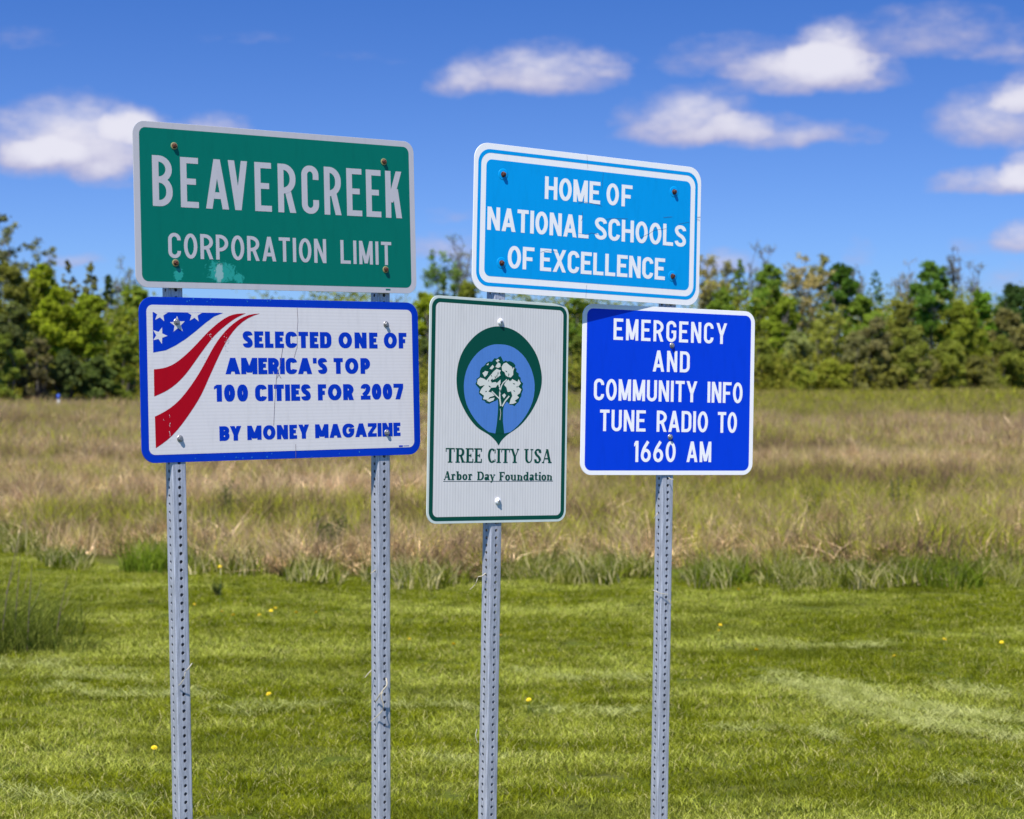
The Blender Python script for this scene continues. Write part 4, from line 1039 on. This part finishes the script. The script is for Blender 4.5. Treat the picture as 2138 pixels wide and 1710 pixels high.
# leafy weeds standing out of the meadow edge
def weed_proto(seed, n, h, rad, lw, shoots=9):
    r_ = np.random.default_rng(seed); V, Fs, Tn = [], [], []
    stems = []
    for s in range(shoots):
        a_ = r_.random() * 6.28; sp = rad * r_.uniform(.2, 1); hh = h * r_.uniform(.6, 1.05)
        top_ = np.array([sp * math.cos(a_), sp * math.sin(a_), hh]); stems.append(([(0.2 * top_[0], .2 * top_[1], 0), (top_[0] * .6, top_[1] * .6, hh * .5), tuple(top_)], [.006, .004, .002]))
        for k in range(n // shoots):
            t = r_.uniform(.12, 1); c_ = np.array([top_[0] * t, top_[1] * t, hh * t]) + r_.normal(0, rad * .12, 3)
            d_ = r_.normal(size=3); d_[2] = abs(d_[2]) * .5; d_ /= np.linalg.norm(d_); e_ = np.cross(d_, r_.normal(size=3)); e_ /= np.linalg.norm(e_)
            L_ = lw * r_.uniform(1.2, 2.4); b_ = len(V); tt = r_.random()
            V += [c_, c_ + d_ * L_ * .5 + e_ * lw * .45, c_ + d_ * L_, c_ + d_ * L_ * .5 - e_ * lw * .45]; Tn += [tt] * 4
            Fs.append([b_, b_ + 1, b_ + 2, b_ + 3])
    leaves = mesh_np('leaves', np.array(V), np.array(Fs), M['leaf'], False, {'tint': np.array(Tn)})
    Vt, Ft = tube(stems, 4)
    return leaves, mesh_np('stems', Vt, Ft, M['bark'])
wps = [weed_proto(3, 1100, .8, .20, .016, 11), weed_proto(4, 2400, .6, .30, .017, 22)]
def grassy_proto(seed):
    r_ = np.random.default_rng(seed)
    v1, f1, t1 = blades(r_, 300, .42, .46, .009, 4, .95); v2, f2, t2 = blades(r_, 160, .45, .30, .018, 3, 1.0)
    Vt, Ft = tube([([(.1, 0, 0), (.14, .02, .3), (.22, .03, .62)], [.004, .003, .002]), ([(-.12, .05, 0), (-.14, .05, .3), (-.2, .03, .55)], [.004, .003, .002])], 4)
    return mesh_np('leaves', np.concatenate([v1, v2]), np.concatenate([f1, f2 + len(v1)]), M['leaf'], False, {'tint': np.concatenate([t1, t2]) * .95}), mesh_np('stems', Vt, Ft, M['bark'])
wps.append(grassy_proto(8))
WEEDS = [((685, 1172), 1, .50, (.055, .085, .020), 'small dark leafy bush at the front of the dry grass, left of the second post'),
         ((482, 1120), 0, .70, (.12, .14, .03), 'upright olive weed in the dry grass between the first two posts'),
         ((1500, 1222), 2, .42, (.175, .235, .018), 'dark green grassy clump at the lawn edge right of the fourth post'),
         ((1968, 1230), 2, .52, (.175, .235, .018), 'wide dark green grassy clump at the lawn edge on the far right'),
         ((455, 1246), 1, .14, (.05, .075, .02), 'low dark weed on the lawn edge right of the first post'),
         ((1690, 1140), 0, .72, (.20, .20, .012), 'yellow green weed with upright shoots in the meadow right of the radio sign'),
         ((1880, 1130), 0, .80, (.18, .19, .012), 'taller yellow green weed in the meadow further right'),
         ((325, 1190), 2, .46, (.20, .27, .022), 'bright green grassy clump in the tall grass beside the first post')]
for p, k, h_, colr, lab in WEEDS:
    q = ground_at(*p)
    o = empty('leafy_weed', (q.x, q.y, 0), q.x * 3); tag(o, lab, 'weed')
    sc_ = h_ / (.8, .6, .55)[k]
    o.scale = (sc_ if h_ > .3 else sc_ * 1.6, sc_, sc_)
    l_ = link('leaves', wps[k][0], o); l_.color = (*colr, 1); s = link('stems', wps[k][1], o); s.color = (.10, .12, .04, 1)
# big unmown clump at the left edge
q = ground_at(20, 1372)
cl = empty('weed_clump', (q.x, q.y, 0)); tag(cl, 'tall unmown clump of dark grass with dry stems at the left edge of the lawn', 'weed clump')
r_ = np.random.default_rng(11)
Vs, Fs_, Ts_ = [], [], []; off = 0
for (cx, cy, n_, rad, h_) in ((-.35, .3, 500, .42, .50), (.05, .15, 240, .24, .34), (-.8, .2, 420, .45, .6), (.34, .25, 130, .22, .16), (.55, .3, 60, .2, .10), (-.1, .9, 260, .4, .45), (-.4, -.15, 260, .35, .24)):
    v, f_, t = blades(r_, int(n_ * 1.3), rad * 1.1, h_, .0075, 4, 1.1); v = v + [cx, cy, 0]; Vs.append(v); Fs_.append(f_ + off); Ts_.append(t); off += len(v)
M['clump'] = leafy('clump_grass', .3)
o = link('grass_blades', mesh_np('grass_blades', np.concatenate(Vs), np.concatenate(Fs_), M['clump'], False, {'tint': np.concatenate(Ts_) * .95}), cl)
o.color = (.125, .155, .022, 1); o['kind'] = 'stuff'
for k, (dx_, dy_, h_, tx, ty) in enumerate([(-.10, .1, .98, .16, .05), (-.02, .2, .72, .05, 0), (.10, .1, .66, .04, .0), (-.2, .0, .8, -.08, 0), (.25, .3, .55, .10, 0), (-.32, .2, .6, .02, .1)]):
    Vt, Ft = tube([([(dx_, dy_, 0), (dx_ + tx * .4, dy_, h_ * .5), (dx_ + tx, dy_ + ty, h_)], [.0045, .0035, .0018]), ([(dx_ + tx * .3, dy_, h_ * .45), (dx_ + tx * .3 + .06, dy_, h_ * .62), (dx_ + tx * .3 + .09, dy_ + .02, h_ * .8)], [.003, .002, .0012])], 5)
    s = link('dry_stem', mesh_np('dry_stem', Vt, Ft, M['bark'], True), cl); s.color = (.24, .17, .10, 1)

# ------------------------------------------------------------------ trees
def leaves_mesh(r_, C_, tint, size, name='crown'):
    """one small pointed leaf spray per point"""
    n = len(C_)
    nn = r_.normal(size=(n, 3)) + [-.15, -.45, .8]; nn /= np.linalg.norm(nn, axis=1)[:, None]      # blades tend to face the light
    d1 = np.cross(nn, r_.normal(size=(n, 3))); d1 /= np.linalg.norm(d1, axis=1)[:, None]
    d2 = np.cross(nn, d1)
    s_ = (size * r_.uniform(.55, 1.5, n))[:, None]
    V = np.stack([C_ - d1 * s_, C_ + d2 * s_ * .6, C_ + d1 * s_, C_ - d2 * s_ * .6], 1).reshape(-1, 3)
    return mesh_np(name, V, np.arange(n * 4).reshape(-1, 4), M['leaf'], False, {'tint': np.repeat(np.clip(tint, 0, 1), 4)})
def curve_pts(r_, a_, b_, n=4, bend=.12):
    a_, b_ = np.array(a_, float), np.array(b_, float); L_ = np.linalg.norm(b_ - a_)
    off = r_.normal(0, bend * L_, 3); off[2] = abs(off[2]) * .6
    return [a_ + (b_ - a_) * t + off * math.sin(math.pi * t) for t in np.linspace(0, 1, n + 1)]
def tree_meshes(seed, kind, w, h):
    """trunk with limbs and crown of one tree, in metres, standing on the origin"""
    r_ = np.random.default_rng(seed); paths = []
    ch = {'full': min(.88 * h, 1.35 * w + 1.6), 'sparse': min(.8 * h, 1.5 * w + 1.2), 'pale': .52 * h, 'bare': min(.75 * h, 1.9 * w + 1.2), 'cone': min(.9 * h, 2.6 * w), 'shrub': h * .97}[kind]
    z0 = h - ch; rt = .013 * h + .02
    bend = r_.normal(0, .12 * w, 2)
    tp = [np.array([bend[0] * math.sin(2.2 * t + .4), bend[1] * math.sin(2.6 * t), t * (z0 + ch * .72)]) for t in np.linspace(0, 1, 8)]
    if kind != 'shrub': paths.append((tp, [rt * (1 - .75 * i / 7) for i in range(8)]))
    C_, T_ = [], []
    def puff(c_, rad, n, tint, hollow=.55, squash=.8):
        d_ = r_.normal(size=(n, 3)); d_ /= np.linalg.norm(d_, axis=1)[:, None]
        q = np.array(c_) + d_ * (rad * r_.uniform(hollow, 1.08, n))[:, None] * [1, 1, squash]
        C_.append(q); T_.append(np.clip(tint + r_.normal(0, .16, n), 0, 1))
    if kind in ('full', 'shrub'):
        nl = 15 if kind == 'full' else 12
        for k in range(nl):
            u = (k + .5) / nl; a_ = k * 2.4 + r_.normal(0, .5)
            prof = math.sin(math.pi * min(1, u * .84 + .16)) ** .6
            rr_ = w * .5 * prof * r_.uniform(.45, .95); rad = w * r_.uniform(.15, .27) * (1.0 if u < .8 else .8)
            c_ = np.array([rr_ * math.cos(a_), rr_ * math.sin(a_), z0 + ch * (u * .88 + .05)])
            c_[2] = min(c_[2], h - rad * .75)
            base = r_.random()
            if kind == 'full': paths.append((curve_pts(r_, tp[min(7, max(1, int(7 * (c_[2] - .2 * ch) / (z0 + ch * .72))))], c_), [rt * .4, rt * .3, rt * .22, rt * .15, rt * .08]))
            else: paths.append((curve_pts(r_, [0, 0, 0], c_), [.05, .04, .03, .02, .01]))
            m_ = int(16 + 6 * rad / .5)
            for j in range(m_):      # little sprays over each bough
                d_ = r_.normal(size=3); d_ /= np.linalg.norm(d_); d_[2] *= .8
                puff(c_ + d_ * rad * r_.uniform(.5, 1.1), rad * r_.uniform(.3, .62), int(r_.uniform(20, 46) * (1 + rad)), base * .45 + r_.random() * .45, .05)
    elif kind == 'cone':
        nl = int(70 + 30 * ch / 4)
        for k in range(nl):
            u = r_.random() ** 1.2; a_ = r_.random() * 6.28; rr_ = w * .66 * (1.02 - u) ** .7 * r_.uniform(.3, 1.1)
            puff([rr_ * math.cos(a_), rr_ * math.sin(a_), z0 + ch * u * .97], .16 * (1.2 - .6 * u) * max(.8, w / 2.5), int(20 * max(1, w / 2.2)), r_.random(), .1)
    else:
        # limbs, boughs and twigs in the open; leaves only at the ends
        nlimb = {'sparse': 10, 'pale': 10, 'bare': 12}[kind]; ends = []
        for k in range(nlimb):
            t = r_.uniform(.3, 1.0); i = int(t * 7); p0 = tp[i]
            a_ = k * 2.4 + r_.normal(0, .4); reach = w * .5 * r_.uniform(.45, 1.0)
            p1 = np.array([reach * math.cos(a_), reach * math.sin(a_), min(h, max(p0[2] + .25 * ch, z0 + ch * r_.uniform(.3, 1.0)))])
            if k == 0: p1 = np.array([0, 0, h])
            pp = curve_pts(r_, p0, p1, 5, .10); paths.append((pp, [rt * .42 * (1 - .8 * q / 5) for q in range(6)]))
            for j in range(9 if kind == 'bare' else 6):
                q0 = pp[r_.integers(2, 6)]; L_ = w * r_.uniform(.14, .30)
                d_ = r_.normal(size=3); d_[2] = abs(d_[2]) + (.8 if kind == 'bare' else .4); d_ /= np.linalg.norm(d_)
                q1 = q0 + d_ * L_
                qp = curve_pts(r_, q0, q1, 3, .1); paths.append((qp, [.022, .017, .013, .009])); ends += [qp[-1], qp[-2]]
                for m_ in range(5 if kind == 'bare' else 3):
                    e0 = qp[r_.integers(1, 4)]; d2 = d_ + r_.normal(0, .55, 3); d2 /= np.linalg.norm(d2); e1 = e0 + d2 * L_ * r_.uniform(.4, .8)
                    paths.append(([e0, (e0 + e1) / 2 + r_.normal(0, .02, 3), e1], [.012, .010, .006])); ends.append(e1)
        for e in ends:
            if kind == 'bare':
                if r_.random() < .5: puff(e, .12, 3, r_.random(), .1)
            elif r_.random() < .8: puff(e, r_.uniform(.14, .36), int(r_.uniform(10, 30)), r_.random(), .05)
    C_ = np.concatenate(C_); T_ = np.concatenate(T_)
    if kind in ('bare', 'sparse', 'pale'):
        k_ = h / max(np.percentile(C_[:, 2], 99), h * .8); C_[:, 2] *= k_; paths = [([p * [1, 1, k_] for p in pts], rd) for pts, rd in paths]
    C_[:, 2] = np.clip(C_[:, 2], .06, None)
    tr_v, tr_f = tube(paths, 4)
    size = {'full': .090, 'shrub': .080, 'cone': .085, 'sparse': .075, 'pale': .075, 'bare': .045}[kind]
    # top of each crown catches more young leaf: tint varies bough by bough only
    return mesh_np('trunk', tr_v, tr_f, M['bark']), leaves_mesh(r_, C_, T_, size)
def line_depth(x): return 94 + max(-200, min(2500, x)) / 2138 * 46
FOL = 2.45
G_BRIGHT, G_MID, G_DARK, G_OLIVE, G_TAN, G_GREY = (.135, .155, .012), (.085, .125, .018), (.035, .062, .016), (.105, .105, .022), (.18, .155, .07), (.09, .095, .05)
B_GREY, B_PALE, B_DARK = (.20, .18, .16), (.46, .40, .32), (.09, .075, .06)
cnt = [100]
def tree(kind, x0, x1, ytop, lab, colr, bark=B_GREY, back=0, grp='trees along the far side of the meadow', name=None):
    x = (x0 + x1) / 2; Y = line_depth(x) + back
    base = at(x, HOR, Y); h_ = CAM_Z + (HOR - ytop) / F_PX * Y; w = (x1 - x0) / F_PX * Y
    cnt[0] += 1
    o = empty(name or {'shrub': 'shrub', 'bare': 'bare_tree', 'cone': 'conical_tree'}.get(kind, 'leafy_tree'), (base.x, Y, 0), 0)
    tag(o, lab, 'shrub' if kind == 'shrub' else 'tree', grp)
    tr, cr = tree_meshes(cnt[0], kind, w, h_)
    t = link('trunk', tr, o); t.color = (*bark, 1); c_ = link('crown', cr, o); c_.color = (*[v * FOL for v in colr], 1)
    return o
# left of the green sign
tree('sparse', -45, 42, 452, 'tall thin leaved tree cut by the left edge of the photo', G_GREY, back=6)
tree('full', -30, 62, 545, 'dull green tree at the left edge behind the shrubs', G_OLIVE, back=2)
tree('sparse', 48, 112, 508, 'airy topped tree second from the left edge, rising above the bright crown', G_GREY, back=8)
tree('full', 56, 126, 540, 'bright green round crown left of the conical olive tree', G_BRIGHT, back=3)
tree('cone', 112, 176, 541, 'olive conical tree standing against the sky left of the green sign', (.085, .075, .02), back=6)
tree('cone', 170, 210, 545, 'narrow olive tree just right of the wide conical one', (.095, .095, .03), back=7)
tree('cone', 212, 242, 574, 'small dark conifer left of the green sign corner', (.022, .04, .018), back=8)
tree('bare', 220, 292, 540, 'hazy twiggy tree touching the left side of the green sign', (.12, .14, .06), back=10)
tree('full', 236, 330, 592, 'light green tree partly hidden by the green sign', (.11, .14, .02), back=4)
tree('full', 76, 168, 590, 'large bright yellow green tree in front, left of the award sign', G_BRIGHT, B_DARK, -4)
tree('full', 140, 238, 606, 'rounded yellow green tree in front, next to the award sign', (.125, .150, .013), B_DARK, -5)
tree('full', -20, 78, 625, 'greyish green tree low on the left edge', (.075, .085, .028), back=-3)
# seen between the two pairs of posts
tree('sparse', 885, 950, 528, 'windblown thin tree seen between the green and sky blue signs', (.075, .115, .03), back=6)
tree('bare', 935, 1000, 494, 'bare twiggy tree rising beside the left edge of the sky blue sign', (.12, .14, .07), back=9)
tree('full', 850, 925, 603, 'bright green low crown between the award sign and the tree emblem sign', G_BRIGHT, back=-1)
tree('full', 940, 1010, 583, 'olive crown above the top left corner of the tree emblem sign', (.115, .125, .02), back=2)
tree('full', 1170, 1240, 615, 'green tree in the gap between the tree emblem sign and the radio sign', G_MID, back=0)
# right of the sky blue sign
tree('sparse', 1450, 1510, 536, 'tan leaved tree just right of the sky blue sign', G_TAN, back=4)
tree('sparse', 1495, 1535, 550, 'pale sparse tree second to the right of the sky blue sign', (.14, .13, .06), back=7)
tree('cone', 1528, 1560, 541, 'narrow green tree sticking up above the radio sign corner', G_MID, back=6)
tree('bare', 1555, 1618, 510, 'tall bare grey tree above the right corner of the radio sign', (.11, .12, .08), back=12)
tree('full', 1566, 1648, 545, 'mid green tree in front of the bare grey tree', G_MID, back=3)
tree('pale', 1640, 1724, 538, 'tan leaved tree with a long pale trunk', (.20, .165, .075), B_PALE, 0)
tree('sparse', 1690, 1742, 536, 'thin tan tree right behind the pale trunk', (.15, .14, .055), back=5)
tree('full', 1722, 1788, 548, 'dark green dense crown right of the pale trunked tree', (.045, .085, .012), back=1)
tree('bare', 1775, 1806, 560, 'faint bare twigs in the gap right of the dark green crown', (.11, .11, .07), back=14)
tree('cone', 1790, 1864, 560, 'pointed green tree standing alone against the sky', (.055, .10, .014), back=2)
tree('bare', 1868, 1924, 546, 'round crowned bare tan tree right of the pointed green tree', (.17, .14, .08), (.26, .22, .17), 6)
tree('full', 1895, 1985, 541, 'big green tree, tallest leafy one toward the right edge', (.060, .105, .016), back=2)
tree('bare', 1968, 2008, 518, 'tallest bare tree right of the big green tree', (.09, .09, .06), back=9)
tree('bare', 2008, 2060, 548, 'bare spreading tree second from the right edge', (.09, .10, .07), back=9)
tree('full', 2012, 2078, 600, 'fresh green low tree below the bare trees at right', (.085, .14, .014), back=0)
tree('full', 2070, 2160, 588, 'dark green tree cut by the right edge', G_DARK, back=3)
tree('full', 1465, 1550, 600, 'green tree low beside the radio sign', (.095, .13, .018), back=-2)
tree('full', 1760, 1840, 612, 'mid green tree below the gap of sky', (.10, .135, .018), back=-2)
tree('full', 1850, 1920, 625, 'olive green tree in front of the round bare tree', G_OLIVE, back=-3)
tree('full', 1960, 2050, 622, 'yellow green tree in front of the tallest bare tree', (.12, .135, .016), back=-3)
tree('sparse', 1690, 1770, 640, 'thin yellow green tree below the pale trunk', (.15, .155, .03), back=-5)
tree('full', 1600, 1680, 612, 'yellow green tree left of the pale trunk', (.115, .14, .015), back=-3)
tree('full', 2060, 2150, 640, 'brownish olive tree low at the right edge', (.11, .10, .035), back=-4)
# shrubs along the front, each a little different
SH = [(-40, 50, 690, (.10, .12, .02), 'leafy shrub at the left edge of the meadow'), (40, 110, 700, (.085, .075, .035), 'brownish shrub second from the left edge'),
      (95, 175, 735, (.05, .065, .02), 'dark low shrub below the bright yellow green tree'), (160, 240, 745, (.06, .08, .02), 'dark green shrub left of the award sign'),
      (215, 300, 700, (.095, .115, .018), 'bright shrub touching the award sign'), (862, 905, 700, (.05, .065, .018), 'dark shrub in the gap right of the award sign'),
      (1180, 1225, 690, (.09, .11, .02), 'green shrub in the gap left of the radio sign'),
      (1560, 1625, 705, (.11, .12, .02), 'olive shrub right of the radio sign'), (1605, 1690, 745, (.12, .135, .02), 'low yellow green shrub right of the radio sign'),
      (1625, 1700, 690, (.15, .16, .06), 'pale green shrub under the pale trunk'), (1690, 1770, 750, (.12, .13, .016), 'low yellow green shrub under the dark green crown'),
      (1740, 1815, 690, (.13, .125, .05), 'greyish brown shrub below the gap of sky'), (1800, 1880, 715, (.12, .115, .03), 'tan green shrub in front of the pointed tree'),
      (1790, 1860, 655, (.115, .105, .045), 'brown twiggy shrub in front of the pointed tree'),
      (1870, 1950, 740, (.12, .11, .042), 'brown shrub at the foot of the big green tree'), (1860, 1935, 680, (.12, .13, .025), 'yellow green shrub in front of the round bare tree'),
      (1940, 2020, 710, (.11, .12, .02), 'olive shrub in front of the tallest bare tree'), (2000, 2080, 745, (.11, .105, .03), 'brownish low shrub near the right edge'),
      (2060, 2140, 700, (.11, .12, .02), 'green shrub second from the right edge'), (2110, 2190, 735, (.13, .135, .02), 'yellow green shrub at the right edge'),
      (1465, 1565, 720, (.10, .12, .02), 'shrub half hidden behind the radio sign')]
for x0, x1, yt, colr, lab in SH:
    tree('shrub', x0, x1, yt, lab, colr, B_DARK, -8 + ((x0 * 7) % 5) * .8, 'shrubs along the far side of the meadow')

# the wood behind and to both sides, one mass
def mass(name, label, xr, n, zr, yoff, thick, leaf, cols, seed, cat):
    r_ = np.random.default_rng(seed); Vs, Fs_, Ts_ = [], [], []
    x = r_.uniform(xr[0], xr[1], n)
    tophgt = zr * np.interp(x, [-60, -25, 35, 75], [.66, .70, 1.0, 1.1]) * (.80 + .12 * np.sin(x * .45) + .10 * np.sin(x * 1.3 + 2) + .08 * np.sin(x * 3.1))
    z = tophgt * r_.random(n) ** .75
    y = np.interp(x, [-60, -25, 35, 75], [90, 94, 140, 165]) + yoff + r_.uniform(0, thick, n)
    m_ = 44
    base = np.stack([x, y, z], -1)[:, None, :] + r_.normal(0, 1, (n, m_, 3)) * [.8, .8, .55]
    base = base.reshape(-1, 3); base[:, 2] = np.clip(base[:, 2], .05, None)
    N_ = len(base); nn = r_.normal(size=(N_, 3)) + [-.15, -.45, .8]; nn /= np.linalg.norm(nn, axis=1)[:, None]; d1 = np.cross(nn, r_.normal(size=(N_, 3))); d1 /= np.linalg.norm(d1, axis=1)[:, None]; d2 = np.cross(nn, d1)
    s_ = (leaf * r_.uniform(.6, 1.5, N_))[:, None]
    V = np.stack([base, base + d1 * s_ + d2 * s_ * .55, base + d1 * s_ * 2, base + d1 * s_ - d2 * s_ * .55], 1).reshape(-1, 3)
    tint = np.repeat(np.clip(np.repeat(r_.random(n), m_) * .6 + r_.random(N_) * .4, 0, 1), 4)
    o = link(name, mesh_np(name, V, np.arange(N_ * 4).reshape(-1, 4), M['leaf'], False, {'tint': tint})); o.color = (*cols, 1)
    return tag(o, label, cat, kind='stuff')
mass('woods', 'wood of spring green trees closing the field behind the single trees', (-62, 75), 6600, 8.1, 3, 14, .12, (.25, .27, .034), 5, 'woods')
mass('undergrowth', 'tangled low growth along the foot of the tree line', (-62, 75), 2600, 2.8, -7, 9, .095, (.27, .26, .036), 6, 'undergrowth')
# slim trunks and twigs standing in that wood
r_ = np.random.default_rng(9); paths = []
for i in range(110):
    x = r_.uniform(-50, 65); Y = np.interp(x, [-60, -25, 35, 75], [90, 94, 140, 165]) + r_.uniform(2, 16); h_ = r_.uniform(2.5, 6.2) * Y / 110
    lx, ly = r_.normal(0, .06), r_.normal(0, .05)
    pts = [(x + lx * h_ * t + .1 * math.sin(t * 5 + i), Y + ly * h_ * t, h_ * t) for t in (0, .35, .7, 1)]
    paths.append((pts, [.09, .07, .045, .012]))
    for k in range(4):
        t = r_.uniform(.4, .9); p = np.array(pts[2 if t > .6 else 1]); a_ = r_.normal(0, 1); paths.append(([tuple(p), tuple(p + [a_ * .6, .2, .9]), tuple(p + [a_, .3, 2.0])], [.035, .025, .008]))
Vt, Ft = tube(paths, 4)
o = link('sapling_trunks', mesh_np('sapling_trunks', Vt, Ft, M['bark'])); o.color = (.30, .26, .21, 1)
tag(o, 'thin grey trunks standing in the wood', 'trunks', kind='stuff')

# ------------------------------------------------------------------ small marker in the field
M['marker_white'] = principled('white_plastic', (.8, .8, .82), .4)[0]
M['marker_blue'] = principled('blue_plastic', (.05, .12, .55), .4)[0]
p = at(122, 828, 76)
mk = empty('marker_post', (p.x, 76, 0)); tag(mk, 'small white and blue marker post at the foot of the trees, far left', 'marker')
v, f_ = lathe([(.045, 0), (.045, .9), (.03, .93)], 10)
def upright(v): return [(a[0], a[2], -a[1]) for a in v]
link('post', mesh_np('post', upright(v), f_, M['marker_white'], True), mk).scale = (1.3, 1.3, .93)
v, f_ = lathe([(.065, 0), (.065, .16), (.04, .2)], 10)
c_ = link('cap', mesh_np('cap', upright(v), f_, M['marker_blue'], True), mk); c_.location = (0, 0, .74)
